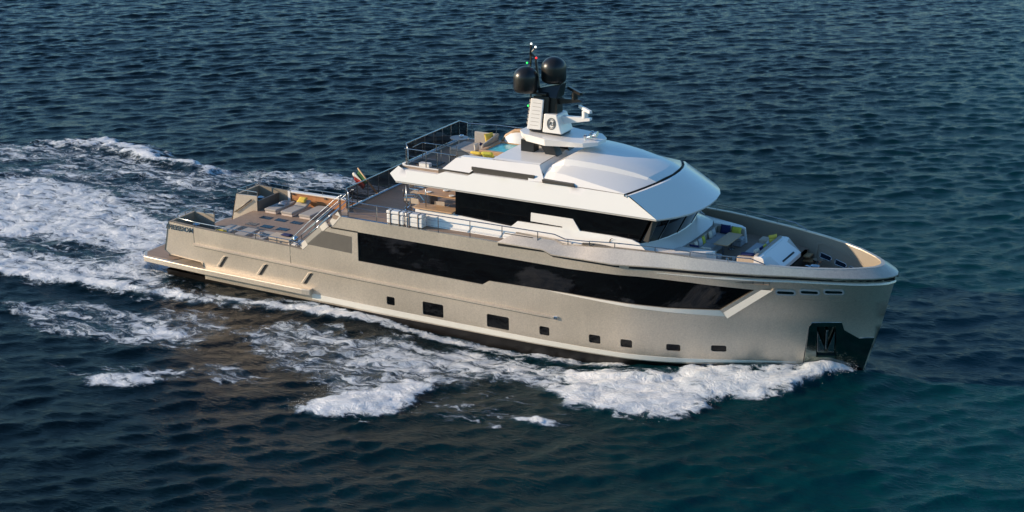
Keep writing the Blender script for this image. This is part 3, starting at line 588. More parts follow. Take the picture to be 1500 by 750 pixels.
# aft deck
def inn(x, z, d): return HY(x, z) - d
m = M(); dk = [(3.2, -inn(3.2, 3, .2))] + [(x, -inn(x, 3, .2)) for x in (6, 9, 12.4)]
m.pxy(dk + [(12.4, 0), (3.2, 0)], 2.30, 2.42); m.mirror(); ad = m.build('aft_deck', TEAK, Y)
m = M(); m.pxy([(1.86, -3.7), (3.2, -3.75), (3.2, -1.88), (1.86, -1.88)], 2.0, 2.1); both(m, 'mooring_deck', DGREY, Y)
m = M()
for s in (-1,):
    m.loft([[(x, s * inn(x, 3.1, .02), zt), (x, s * inn(x, 3.1, .17), zt + .015), (x, s * inn(x, 3.1, .19), 2.35 if x > 3.2 else 2.05)] for x, zt in ((1.87, 3.2), (3.4, 3.14), (6, 3.11), (9.4, 3.08), (10.25, 3.04), (12.4, 3.04))])
    m.loft([[(1.84, s * 3.86, 3.2), (1.84, s * 1.8, 3.2)], [(2.0, s * 3.72, 3.215), (2.0, s * 1.8, 3.215)], [(1.98, s * 3.72, 2.05), (1.98, s * 1.8, 2.05)]])
both(m, 'aft_bulwark_lining', LINING, Y, smooth=True, angle=25)
m = M(); m.loft([[(x, inn(x, 3.1, .205), 3.1), (x, inn(x, 3.1, .21), 2.43)] for x in (4.06, 6, 8, 10, 12.35)]); bw = m.build('bulwark_panel', VARN, Y); bw['label'] = 'varnished orange teak lining inside the port bulwark'
for x in (4.2, 6.2, 8.3): m = M(); m.box(x, x + .12, inn(x, 3.1, .26), inn(x, 3.1, .2), 2.98, 3.06); m.build('hinge', STEELD, bw)
m = M(); m.loft([[(x, inn(x, 3.1, -.01), 3.16), (x, inn(x, 3.1, .24), 3.16), (x, inn(x, 3.1, .24), 3.09)] for x in (3.95, 6, 9, 12.35)]); m.box(3.9, 4.05, inn(4, 3.1, .25), inn(4, 3.1, .1), 2.42, 3.16); m.build('bulwark_cap', WHITE, Y)
# bulkhead below the upper deck with sliding glass doors
m = M(); m.box(12.45, 12.6, -3.9, 3.9, 2.3, 4.9); bh = m.build('saloon_bulkhead', HULL, Y)
m = M(); m.box(12.41, 12.44, -2.0, 2.6, 2.45, 4.5); m.build('sliding_door', GLASS, bh)
# skylights
for s, y in ((0, .83), (1, -.42)):
    for x in (4.02, 4.98, 5.96):
        m = M(); m.box(x, x + .64, y, y + .4, 2.42, 2.438); sk = m.build('deck_skylight', SKYL, Y)
# mooring gear in the wings
for s in (-1, 1):
    m = M(); c = (2.75, s * 2.75, 2.1)
    m.lathe([(.24, 0), (.24, .12), (.14, .2), (.11, .55), (.2, .68), (.2, .8), (.05, .86)], c, 14); m.tube([(2.2, s * 3.2, 2.1), (2.2, s * 3.2, 2.75), (2.2, s * 2.8, 2.75), (2.2, s * 2.8, 2.1)], .05); m.tube([(3.0, s * 3.3, 2.1), (3.0, s * 3.3, 2.7)], .07)
    m.tube([(2.95, s * 3.5, 2.7), (3.15, s * 3.1, 2.7)], .06); m.build('mooring_winch', CHROME, Y, smooth=True, angle=40)
    m = M(); m.box(2.05, 3.15, s * 3.62, s * 2.35, 2.45, 2.55) if s > 0 else m.box(2.05, 2.4, s * 3.6, s * 2.3, 2.1, 2.3); m.build('mooring_shelf', HULL if s > 0 else DGREY, Y)
m = M(); m.box(3.2, 3.28, 1.88, 3.72, 2.42, 2.98); m.build('locker_front', MGREY, Y)

# ---------------------------------------------------------------- stair from aft deck to upper deck
m = M(); n = 11
for i in range(n):
    x = 9.25 + i * (3.0 / n); zz = 2.42 + (i + 1) * (2.58 / n); m.box(x, x + .33, -3.72, -2.82, zz - .05, zz)
m.build('stair_treads', TEAKX, Y)
m = M(); m.pxz([(9.15, 2.43), (9.6, 2.43), (12.4, 4.8), (12.4, 5.0), (12.1, 5.0), (9.15, 2.6)], -2.8, -2.74); m.build('stair_stringer', DGREY, Y)
m = M(); m.prism([(7.65, -2.62, 3.16), (8.95, -2.62, 3.16), (8.95, -2.6, 2.43), (7.85, -2.6, 2.43)], [(7.65, -3.35, 3.16), (8.95, -3.35, 3.16), (8.95, -3.4, 2.43), (7.85, -3.4, 2.43)]); tag_ = m.build('stair_side_locker', SANDF, Y, bevel=.03)
m = M(); m.box(8.95, 9.5, -3.5, -2.7, 2.43, 3.0); m.build('stair_plinth', WHITE, Y, bevel=.04)
# chamfered edge strips along the stepped sheer
for s in (-1, 1):
    def edge(pts, mt, nm):
        g = M(); A = [(x, s * (HY(x, z) + .012), z) for x, z in pts]; B = [(x - .28, s * (HY(x, z) - .16), z + .17) for x, z in pts]
        g.loft([[a, b, (b[0] + .02, b[1] - s * .02, b[2] - .5)] for a, b in zip(A, B)]); g.build(nm, mt, Y)
    edge([(10.2, 3.04), (10.52, 3.32)], CAPM, 'sheer_cap'); edge([(10.52, 3.32), (11.42, 4.14)], SGLASS, 'sheer_glass'); edge([(11.42, 4.14), (11.72, 4.41), (11.8, 4.43)], CAPM, 'sheer_cap')
    edge([(12.02, 4.5), (12.5, 5.05)], CAPM, 'sheer_cap')

# ---------------------------------------------------------------- upper deck and foredeck
m = M(); xs_ = [12.0, 14, 16, 18, 20, 22, 24, 26, 26.8]
m.pxy([(x, -(HY(max(x, 12.5), 5.0) - (.03 if x < 21 else .2))) for x in xs_] + [(26.8, 0), (12.0, 0)], 4.86, 5.035); m.mirror(); m.build('upper_deck', TEAK, Y)
m = M()
m.loft([[(x, -(HY(x, 5) + .012), 5.045), (x, -(HY(x, 5) - .13), 5.06)] for x in (12.5, 15, 18, 20.95)])
both(m, 'waterway', STEELD, Y)
fx = [26.8, 28.5, 30, 31.5, 33.3]
CAPT = [(28.5, 3.68, 5.6), (29.2, 3.6, 5.6), (30, 3.51, 5.57), (31, 3.3, 5.54), (32, 3.1, 5.52), (33, 2.84, 5.5), (34, 2.57, 5.47), (35, 2.16, 5.45), (36, 1.63, 5.42), (36.5, 1.26, 5.41), (37, .83, 5.4), (37.3, .48, 5.39), (37.42, .2, 5.39), (37.45, 0, 5.39)]
BT = [((20.95, 4.2, 5.05), (21.75, 3.93, 5.56)), ((23.33, 4.34, 5.1), (23.72, 3.94, 5.53)), ((23.73, 4.33, 4.94), (24.14, 3.96, 5.38)), ((25.3, 4.33, 4.95), (25.4, 3.96, 5.5)), ((26.7, 4.31, 4.94), (26.7, 3.93, 5.6)),
      ((28.55, 3.89, 4.98), (28.5, 3.68, 5.6)), ((29.4, 3.79, 5.01), (29.2, 3.6, 5.6)), ((30.1, 3.70, 5.03), (30, 3.51, 5.57)), ((31.1, 3.50, 5.05), (31, 3.3, 5.54)), ((32.1, 3.26, 5.06), (32, 3.1, 5.52)), ((33.1, 2.97, 5.07), (33, 2.84, 5.5)),
      ((34.15, 2.6, 5.08), (34, 2.57, 5.47)), ((35.2, 2.26, 5.08), (35, 2.16, 5.45)), ((36.25, 1.84, 5.07), (36, 1.63, 5.42)), ((36.85, 1.53, 5.06), (36.5, 1.26, 5.41)), ((37.35, 1.17, 5.04), (37, .83, 5.4)), ((37.75, .75, 5.02), (37.3, .48, 5.39)), ((37.97, .38, 5.0), (37.42, .2, 5.39)), ((38.06, 0, 4.99), (37.45, 0, 5.39))]
def yin(x, z):
    c = np.interp(x, [21, 26.7] + [a[0] for a in CAPT], [3.93, 3.93] + [a[1] for a in CAPT]) - .15
    return max(0, min(c, HY(x, z) - .07 if x > 33 else 9))
m = M(); gap = M(); capm = M(); inner = M()
for s in (-1, 1):
    o_ = [(b[0][0], s * b[0][1], b[0][2]) for b in BT]; c_ = [(b[1][0], s * b[1][1], b[1][2]) for b in BT]
    m.loft([[(p[0] - .02 * (p[0] > 37), s * max(0, abs(p[1]) - .1), p[2] - .02), p, (p[0] + .008, p[1], p[2] + .05), c_[i]] for i, p in enumerate(o_)])
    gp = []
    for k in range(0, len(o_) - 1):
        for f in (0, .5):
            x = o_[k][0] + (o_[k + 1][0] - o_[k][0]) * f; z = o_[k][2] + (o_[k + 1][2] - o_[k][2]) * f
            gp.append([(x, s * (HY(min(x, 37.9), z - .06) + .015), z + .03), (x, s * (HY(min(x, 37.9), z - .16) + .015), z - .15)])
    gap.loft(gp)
    def q(i, d, z): 
        x, y, z0 = c_[i]; n = Vector((1 if x > 36 else .2, y * .35 if x > 36 else s, 0)).normalized(); return (x - n.x * d, s * max(0, abs(y - n.y * d)) if abs(y) > d * .6 else 0, z)
    capm.loft([[(p[0] + .01, p[1] * 1.005, p[2] + .004), q(i, .16, p[2] + .012), q(i, .17, p[2] - .03)] for i, p in enumerate(c_)])
    wall = []
    for i, p in enumerate(c_):
        x = p[0]; zf = 5.03 if x < 26.8 else (4.74 if x < 33.3 else 3.98)
        t = q(i, .165, p[2] - .01); tb = (t[0], s * min(abs(t[1]), max(0, HY(min(x, 37.3), zf) - .06)), zf)
        wall.append([t, (t[0], (t[1] + tb[1]) / 2, (t[2] + zf) / 2), tb])
    inner.loft(wall)
gap.build('gap_shade_strip', BLACKM, Y);  # black strip on the hull, paints the shade under the bulwark flange
lip = M()
for s in (-1, 1): lip.loft([[(x + dx, s * (HY(x, z) + .0), z - .22), (x + dx + .01, s * (HY(x, z - .15) + float(np.interp(x, [28.5, 35], [-.01, .05]))), z - .17), (x + dx, s * (HY(x, z - .12) + .0), z - .13)] for x, z, dx in [(28.55, 4.93, 0), (30, 4.95, 0), (31.5, 4.97, 0), (33.2, 4.99, 0), (34, 5.02, 0), (35, 5.02, 0), (36, 5.02, 0), (36.5, 5.0, 0), (37, 4.97, 0), (37.5, 4.95, .03), (37.8, 4.94, .05), (37.95, 4.93, .07)]])
lip.build('sheer_lip', HULL, Y, smooth=True, angle=40)
m.build('bulwark', HULL, Y, smooth=True, angle=18); capm.build('bulwark_cap', STEELD if False else HULL, Y); inner.build('bulwark_lining', LINING, Y, smooth=True, angle=30)
m = M(); m.pxy([(x, -(yin(x, 4.8) + .1)) for x in (26.8, 28, 29, 30, 31, 32, 33.3)] + [(33.3, 0), (26.8, 0)], 4.6, 4.75); m.mirror(); m.build('foredeck', TEAK, Y)
m = M(); m.pxy([(x, -(yin(x, 4.0) + .03)) for x in (33.2, 34, 35, 36, 36.6, 37.1)] + [(37.1, 0), (33.2, 0)], 3.9, 3.99); m.mirror(); m.build('bow_mooring_deck', TEAK, Y)
m = M(); m.box(33.2, 33.3, -2.3, 2.3, 3.98, 4.75); m.build('foredeck_step_wall', DGREY, Y)
m = M(); m.box(33.3, 33.75, 1.75, 2.2, 4.36, 4.42); m.box(33.3, 33.6, 1.75, 2.3, 4.56, 4.62); m.build('foredeck_steps', WOODL, Y)
# bow bulwark recess with its openings, port and starboard
for s in (-1, 1):
    g = M(); pan = [(33.75, 4.2), (33.8, 5.05), (34.0, 5.12), (35.9, 4.86), (36.15, 4.74), (36.3, 4.3), (36.0, 4.15)]
    def fi(x, z, d):
        zt = float(np.interp(x, [33, 35, 36, 37], [5.5, 5.45, 5.42, 5.4])); yt = yin(x, zt) ; yb = min(yt, HY(x, 3.98) - .06); t = (z - 3.98) / (zt - 3.98); return (x, s * (yb + (yt - yb) * t - d), z)
    big = [(33.65, 4.1), (33.68, 5.1), (33.95, 5.2), (36.0, 4.93), (36.3, 4.78), (36.5, 4.3), (36.2, 4.1)]
    sheet(g, big, [pan], lambda x, z: fi(x, z, .05), (.4, .4), .3); lp = densify(pan, .3); g.loft([[fi(p[0], p[1], .05) for p in lp + lp[:1]], [fi(p[0], p[1], .012) for p in lp + lp[:1]]])
    lp2 = densify(big, .3); g.loft([[fi(p[0], p[1], .05) for p in lp2 + lp2[:1]], [fi(p[0], p[1], -.02) for p in lp2 + lp2[:1]]])
    g.build('bulwark_recess', LINING, Y)
    for x0 in (33.95, 34.75, 35.5):
        g = M(); zc = 4.62 - (x0 - 33.95) * .12
        sheet(g, [(x0, zc - .1), (x0 + .55, zc - .14), (x0 + .6, zc), (x0 + .55, zc + .06), (x0 + .05, zc + .12)], [], lambda x, z: fi(x, z, .02), (.9, .9), .3); g.build('fairlead_opening', SKYL, Y)
        g = M(); g.tube([fi(x0 + a, zc + b, .03) for a, b in ((0, .1), (0, -.1), (.55, -.14), (.6, 0), (.55, .06), (.05, .12), (0, .1))], .018, 5); g.build('fairlead', CHROME, Y, smooth=True)
# windlasses
for s in (-1, 1):
    w = M(); c = (34.2, s * .75, 3.99)
    w.lathe([(.26, 0), (.26, .1), (.13, .16), (.11, .45), (.2, .52), (.22, .62), (.16, .66)], c, 16); w.box(34.35, 34.9, s * .55, s * .95, 3.99, 4.25)
    wl_ = w.build('windlass', CHROME, Y, smooth=True, angle=35)
    g = M(); r = [[(33.85 + .22 * math.cos(a) * 1 + 0, s * .75 + .07 * math.cos(b) * 0 + (0 if True else 0) + .05 * math.sin(b), 4.3 + .22 * math.sin(a) + .05 * math.cos(b) * math.sin(a)) for b in np.linspace(0, 2 * math.pi, 7)[:-1]] for a in np.linspace(0, 2 * math.pi, 17)]
    g.tube([(33.85 + .21 * math.cos(a), s * .75, 4.32 + .21 * math.sin(a)) for a in np.linspace(0, 2 * math.pi, 17)], .05, 6); g.build('hand_wheel', CHROME, wl_, smooth=True)
    g = M(); g.lathe([(.2, 0), (.14, .15), (.09, .3), (.07, .42)], (35.15, s * .6, 3.99), 14); g.build('chain_bell', PINKB, Y, smooth=True, angle=40)
    g = M(); g.tube([(35.6, s * .55, 3.99), (35.6, s * .55, 4.35)], .06, 8); g.tube([(35.9, s * .55, 3.99), (35.9, s * .55, 4.35)], .06, 8); g.tube([(35.5, s * .55, 4.3), (36.0, s * .55, 4.3)], .05, 8); g.build('bollard', CHROME, Y, smooth=True, angle=40)
w = M(); w.lathe([(.2, 0), (.2, .08), (.1, .15), (.09, .5), (.24, .6), (.24, .68)], (34.1, 1.45, 3.99), 14); w.build('capstan', CHROME, Y, smooth=True, angle=40)

# ---------------------------------------------------------------- cabin on the upper deck
def wy(z): return float(np.interp(z, [5.03, 5.8, 6.4], [3.42, 3.2, 3.14]))
wall = [(16.1, 5.035), (27.75, 5.035), (27.95, 5.38), (27.45, 5.74), (27.1, 5.84), (26.3, 5.88), (24.58, 5.87), (24.21, 6.36), (22.12, 6.36), (22.12, 5.97), (23.7, 5.945), (23.74, 5.885), (21.46, 5.87), (21.16, 5.6), (18.2, 5.72), (18.15, 5.8), (16.1, 5.8)]
m = M(); sheet(m, wall, [], lambda x, z: (x, -wy(z), z), (.5, .3), .4)
lp = densify(wall, .5); m.loft([[(p[0], -wy(p[1]), p[1]) for p in lp + lp[:1]], [(p[0], -wy(p[1]) + .07, p[1]) for p in lp + lp[:1]]]); 
cab = both(m, 'cabin_side', WHITE, Y, smooth=True, angle=20)
wb = [(27.45, 3.12), (27.85, 2.45), (28.12, 1.6), (28.27, .7), (28.3, 0)]; wt = [(28.05, 3.1), (28.5, 2.4), (28.8, 1.55), (28.93, .7), (28.97, 0)]
sym = lambda c: [(x, -y) for x, y in c] + [(x, y) for x, y in c[-2::-1]]
m = M()
m.loft([[(18.2, -3.12, 5.55), (18.2, -3.12, 6.95)], [(27.3, -3.12, 5.55), (27.95, -3.12, 6.95)]]); m.mirror()
m.box(18.2, 18.24, -3.1, 3.1, 5.05, 6.95)
cg = m.build('cabin_window', GLASS, Y)
m = M(); m.loft([[(x, y, 5.66) for x, y in sym(wb)], [(x, y, 6.95) for x, y in sym(wt)]]); wsn = m.build('windscreen', GLASS, Y, smooth=True, angle=50)
m = M()
for y in (-2.2, -.8, .8, 2.2):
    xb = float(np.interp(abs(y), [0, .7, 1.6, 2.45, 3.12], [28.3, 28.27, 28.12, 27.85, 27.45])); xt = float(np.interp(abs(y), [0, .7, 1.55, 2.4, 3.1], [28.97, 28.93, 28.8, 28.5, 28.05]))
    m.hexa([(xb + .01, y - .05, 5.68), (xb + .03, y - .05, 5.68), (xb + .03, y + .05, 5.68), (xb + .01, y + .05, 5.68)], [(xt + .01, y - .05, 6.94), (xt + .03, y - .05, 6.94), (xt + .03, y + .05, 6.94), (xt + .01, y + .05, 6.94)])
m.build('mullion', BLACK, wsn)
m = M(); m.prism([(27.62, -3.135, 5.86), (27.86, -3.135, 5.8), (28.28, -2.95, 6.92), (28.06, -3.125, 6.92)], [(27.62, -3.10, 5.86), (27.86, -3.1, 5.8), (28.28, -2.9, 6.92), (28.06, -3.1, 6.92)]); both(m, 'corner_pillar', DGREY, wsn)
# sloping white base under the windscreen down to the sofa
b1 = [(27.95, 3.2), (28.65, 2.55), (28.95, 1.75), (29.04, .8), (29.05, 0)]
m = M(); m.loft([[(x + .0, y, 5.72) for x, y in sym(wb)], [(x + .04, y * 1.01, 5.66) for x, y in sym(wb)], [(x, y, z) for (x, y), z in zip(sym(b1), [5.38, 5.44, 5.46, 5.47, 5.47, 5.47, 5.46, 5.44, 5.38])], [(x, y * 1.02, 4.76) for x, y in sym(b1)]])
m.build('windscreen_base', WHITE, Y, smooth=True, angle=35)
# wings of the bow sofa
for s in (-1, 1):
    m = M()
    m.prism([(27.7, s * 3.36, 4.76), (30.35, s * 2.2, 4.76), (30.6, s * 1.95, 4.76), (30.6, s * 1.8, 4.76), (28.8, s * 1.95, 4.76), (28.2, s * 2.7, 4.76)],
            [(27.95, s * 3.2, 5.40), (30.2, s * 2.24, 5.47), (30.45, s * 2.02, 5.47), (30.5, s * 1.86, 5.47), (28.95, s * 1.95, 5.47), (28.6, s * 2.6, 5.44)])
    m.build('sofa_surround', WHITE, Y, bevel=.04)
sofa = M(); sofa.box(29.03, 29.85, -1.82, 1.82, 4.76, 5.0); sofa.box(29.85, 30.55, 1.2, 1.82, 4.76, 5.0); sofa.box(29.85, 30.55, -1.82, -1.2, 4.76, 5.0); sf = sofa.build('dining_sofa', PGREY, Y, bevel=.03)
g = M(); g.box(29.2, 29.88, -1.7, -.02, 5.0, 5.15); g.box(29.2, 29.88, .02, 1.7, 5.0, 5.15); g.box(29.9, 30.58, 1.2, 1.68, 5.0, 5.15); g.box(29.9, 30.58, -1.68, -1.2, 5.0, 5.15); g.build('seat_cushion', PGREY, sf, bevel=.04)
g = M(); g.box(29.04, 29.2, -1.8, 1.8, 5.0, 5.46); g.box(29.2, 30.5, 1.7, 1.83, 5.0, 5.45); g.box(29.2, 30.5, -1.83, -1.7, 5.0, 5.45); g.build('back_cushion', TAUPE, sf, bevel=.04)
# forward sunpad block
m = M(); m.pxy([(31.3, -1.7), (32.75, -1.75), (33.38, -1.2), (33.38, 1.2), (32.75, 1.75), (31.3, 1.7)], 4.74, 4.98)
lb = m.build('forward_seat', WHITE, Y, bevel=.04)
m = M(); m.loft([[(32.2, -1.72, 4.97), (32.2, -1.68, 5.4), (32.45, -1.66, 5.43)], [(32.74, -1.74, 4.97), (32.62, -1.70, 5.38), (32.5, -1.66, 5.43)], [(33.36, -1.18, 4.97), (32.72, -1.15, 5.36), (32.52, -1.1, 5.43)], [(33.36, 1.18, 4.97), (32.72, 1.15, 5.36), (32.52, 1.1, 5.43)], [(32.74, 1.74, 4.97), (32.62, 1.70, 5.38), (32.5, 1.66, 5.43)], [(32.2, 1.72, 4.97), (32.2, 1.68, 5.4), (32.45, 1.66, 5.43)]])
m.box(32.2, 32.5, -1.66, 1.66, 4.98, 5.42); m.build('shell', WHITE, lb, smooth=True, angle=25)
g = M(); g.box(31.32, 32.2, -1.1, 1.1, 4.98, 5.14); g.build('seat_cushion', PGREY, lb, bevel=.04)
g = M(); g.box(31.4, 32.4, -1.66, -1.12, 4.98, 5.3); both(g, 'arm_cushion', SANDF, lb, bevel=.05)
g = M(); g.hexa([(32.02, -1.6, 5.14), (32.2, -1.6, 5.14), (32.2, 1.6, 5.14), (32.02, 1.6, 5.14)], [(32.2, -1.6, 5.47), (32.36, -1.6, 5.47), (32.36, 1.6, 5.47), (32.2, 1.6, 5.47)]); g.build('back_cushion', TAUPE, lb, bevel=.04)
g = M(); g.prism([(33.17, -.75, 5.105), (33.17, .72, 5.105), (33.24, .72, 5.06), (33.24, -.75, 5.06)], [(33.14, -.75, 5.08), (33.14, .72, 5.08), (33.21, .72, 5.03), (33.21, -.75, 5.03)]); g.build('vent_slot', BLACKM, lb)

# ---------------------------------------------------------------- flybridge and roof
def fy(z): return 3.35 - .2 * (z - 6.97) / .85
fas = [(15.1, 6.97), (28.3, 6.97), (26.78, 7.82), (24.3, 7.84), (19.12, 7.79), (18.89, 7.66), (17.67, 7.68), (17.2, 7.49), (15.55, 7.51), (15.2, 7.66), (14.78, 7.27)]
m = M(); sheet(m, fas, [], lambda x, z: (x, -fy(z), z), (.6, .35), .5)
m.loft([[(p[0], -fy(p[1]), p[1]) for p in fas[2:9]], [(p[0], -fy(p[1]) + .35, p[1] + .01) for p in fas[2:9]]]); m.mirror()
m.loft([[(14.78, -fy(7.27), 7.27), (14.78, fy(7.27), 7.27)], [(15.2, -fy(7.66), 7.66), (15.2, fy(7.66), 7.66)]]); m.loft([[(14.78, -fy(7.27), 7.27), (14.78, fy(7.27), 7.27)], [(15.1, -fy(6.97), 6.97), (15.1, fy(6.97), 6.97)]])
m.build('fly_fascia', WHITE, Y, smooth=True, angle=15)
Lc = [(28.3, 3.35), (28.85, 2.65), (29.22, 1.9), (29.42, .9), (29.48, 0)]
m = M(); m.pxy([(15.1, -3.3)] + [(x - .03, y * .985) for x, y in sym(Lc)] + [(15.1, 3.3)], 6.88, 6.96); m.build('soffit', GREYW, Y)
m = M(); m.pxy([(15.2, -2.95), (20, -2.95), (20, 2.95), (15.2, 2.95)], 7.5, 7.62); fd = m.build('fly_deck', TEAK, Y)
m = M()
for s in (-1, 1): m.pxy([(15.15, s * 3.2), (17.6, s * 3.2), (17.6, s * 2.85), (15.15, s * 2.85)], 7.44, 7.52); m.pxy([(15.22, s * 2.9), (17.6, s * 2.9), (17.6, s * 2.82), (15.22, s * 2.82)], 7.5, 7.66)
m.box(15.17, 15.3, -2.8, 2.8, 7.6, 7.70); m.build('fly_coaming', WHITE, Y, bevel=.01)
m = M(); m.box(17.25, 26.5, -3.02, 3.02, 7.45, 7.74); m.box(19.0, 22.2, -3.02, -2.95, 7.6, 8.06); m.box(19.0, 22.2, 2.95, 3.02, 7.6, 8.06); m.box(22.2, 24.4, -3.0, 3.0, 7.6, 7.9); m.build('roof_shadow_gap', DGREY, Y)
def cy(z): return 3.12 - .9 * max(0, z - 7.8)
co = [(17.52, 7.80), (18.0, 8.27), (18.25, 8.36), (22.2, 8.44), (22.25, 8.42), (22.76, 7.84), (21.95, 7.82), (21.91, 7.91), (20.05, 7.93), (20.04, 8.03), (19.23, 8.03), (18.94, 7.79)]
m = M(); sheet(m, co, [], lambda x, z: (x, -cy(z), z), (.5, .25), .4); lp = densify(co, .5); m.loft([[(p[0], -cy(p[1]), p[1]) for p in lp + lp[:1]], [(p[0], -cy(p[1]) + (.28 if p[1] > 8.2 and p[0] < 22 else .06), p[1] - (.0 if p[0] > 18.2 else .0)) for p in lp + lp[:1]]])
m.loft([[(17.6, -2.8, 7.82), (17.6, -2.8, 7.6)], [(18.25, -2.33, 8.36), (18.25, -2.36, 7.6)], [(19.85, -2.31, 8.39), (19.85, -2.36, 7.6)]])
both(m, 'roof_coaming', WHITE, Y, smooth=True, angle=15)
m = M(); m.loft([[(x, y, z) for y, z in ((-2.55, 8.42), (-2.35, 8.46), (-1.2, 8.49), (0, 8.5), (1.2, 8.49), (2.35, 8.46), (2.55, 8.42))] for x in (19.85, 21, 22.22)])
m.loft([[(19.85, y, z) for y, z in ((-2.55, 8.42), (0, 8.5), (2.55, 8.42))], [(19.85, y, 7.6) for y in (-2.55, 0, 2.55)]]); m.loft([[(22.22, y, z) for y, z in ((-2.55, 8.42), (0, 8.5), (2.55, 8.42))], [(22.58, y, z) for y, z in ((-2.7, 8.02), (0, 8.2), (2.7, 8.02))], [(22.6, y, 7.8) for y in (-3.0, 0, 3.0)]])
m.build('roof_deck', WHITE, Y)
XE = lambda y: 27.6 - .09 * y * y
T = [(0, [(0, 8.36), (1.95, 8.34), (2.1, 8.30), (2.62, 8.14), (3.08, 7.86)]), (.14, [(0, 8.78), (1.97, 8.71), (2.10, 8.46), (2.74, 8.24), (3.09, 7.87)]), (.22, [(0, 8.80), (1.95, 8.72), (2.08, 8.49), (2.78, 8.25), (3.1, 7.87)]), (.4, [(0, 8.75), (1.84, 8.67), (1.97, 8.45), (2.87, 8.17), (3.12, 7.87)]), (.6, [(0, 8.64), (1.7, 8.56), (1.82, 8.37), (2.97, 8.07), (3.13, 7.87)]), (.8, [(0, 8.46), (1.54, 8.39), (1.65, 8.24), (3.06, 7.97), (3.15, 7.86)]), (.93, [(0, 8.27), (1.45, 8.22), (1.55, 8.13), (3.1, 7.9), (3.16, 7.85)]), (1, [(0, 8.1), (1.4, 8.06), (1.5, 8.03), (3.12, 7.86), (3.18, 7.85)])]
m = M(); rings = []
for t, sec in T:
    full = [(-y, z) for y, z in sec[::-1]] + sec[1:]; ext = []
    for k in range(len(full) - 1):
        (ya, za), (yb, zb) = full[k], full[k + 1]
        ext.append((ya, za))
        if abs(yb - ya) > .5: ext += [(ya + (yb - ya) * f, za + (zb - za) * f + .035 * math.sin(math.pi * f) * (abs(ya + yb) < 2.2)) for f in (.25, .5, .75)]
    ext.append(full[-1]); x0 = 22.56
    rings.append([(x0 + t * (XE(y) - x0), y, z) for y, z in ext])
m.loft(rings); m.loft([rings[0], [(p[0] - .02, p[1], min(p[2], 7.85)) for p in rings[0]]]); m.build('wheelhouse_roof', WHITE, Y, smooth=True, angle=8)
m = M(); m.pxz([(22.72, 7.84), (24.3, 7.85), (24.2, 7.975), (22.68, 7.985)], -3.2, -2.95); both(m, 'roof_shadow_gap', DGREY, Y)
sl = [(XE(y), y, 8.1 - .024 * y * y) for y in np.linspace(-3.2, 3.2, 17)]
m = M(); m.loft([[(x, y, z + .005) for x, y, z in sl], [(x + .01, y, z - .1) for x, y, z in sl], [(x + .13, y, z - .12) for x, y, z in sl]]); m.build('roof_slot', BLACKM, Y)
m = M(); Ys = [-3.2, -2.95, -2.3, -1.5, -.7, 0, .7, 1.5, 2.3, 2.95, 3.2]
low = [(28.3, 3.35), (28.55, 3.05), (28.97, 2.42), (29.26, 1.75), (29.43, .85), (29.48, 0)]; low = [(x, -y) for x, y in low] + [(x, y) for x, y in low[-2::-1]]
up = [(XE(y) + .13, y, 8.07 - .024 * y * y) for y in Ys]; lo = [(x, y, 6.97) for x, y in low]
r0 = [(x - .005, y, z - .12) for x, y, z in up]; r1 = [(a[0] + (b[0] - a[0]) * .07, a[1] + (b[1] - a[1]) * .07, a[2] - .0) for a, b in zip(up, lo)]
mid = [(a[0] + (b[0] - a[0]) * .55, a[1] + (b[1] - a[1]) * .55, a[2] + (b[2] - a[2]) * .5 ) for a, b in zip(up, lo)]
m.loft([r0, up, r1, mid, lo, [(x - .02, y * .995, z - .05) for x, y, z in lo]]); m.build('roof_brow', WHITE, Y, smooth=True, angle=14)

# pool and fly furniture that is built in
m = M(); x0, x1, y0 = 18.27, 19.84, .98
m.pxy([(x0, -y0), (x1, -y0), (x1, y0), (x0, y0)], 7.62, 8.12); pool = m.build('jacuzzi', GREYW, Y)
m = M()
for b in ((x0 - .02, x0 + .19, -y0, y0), (x0 + .19, x1, -y0, -.8), (x0 + .19, x1, .8, y0), (x1 - .06, x1, -.8, .8)): m.box(*b, 8.12, 8.29)
m.build('teak_rim', WOODL, pool, bevel=.02)
m = M(); m.box(18.47, 19.78, -.79, .79, 8.13, 8.235); m.build('pool_water', POOLW, pool)
m = M(); m.box(18.0, 19.8, -2.3, -1.1, 7.62, 8.14); m.build('side_bench', PGREY, Y, bevel=.04)
m = M(); m.tube([(18.35, 1.15, 8.15), (18.55, 1.25, 8.5), (18.95, 1.35, 8.75), (19.5, 1.4, 8.82), (20.1, 1.4, 8.7)], .11, 8); hp = m.build('arched_wood_rail', WOODL, Y, smooth=True)
m = M(); m.loft([[(19.2 + r * math.cos(a), 1.55 + .8 * r * math.sin(a), 8.0 + h) for a in np.linspace(0, 2 * math.pi, 17)[:-1]] for r, h in ((.95, -.35), (.95, .2), (.85, .48), (.6, .66), (.25, .75), (.05, .76))], True, True); m.build('white_dome_cover', WHITE, Y, smooth=True, angle=50)

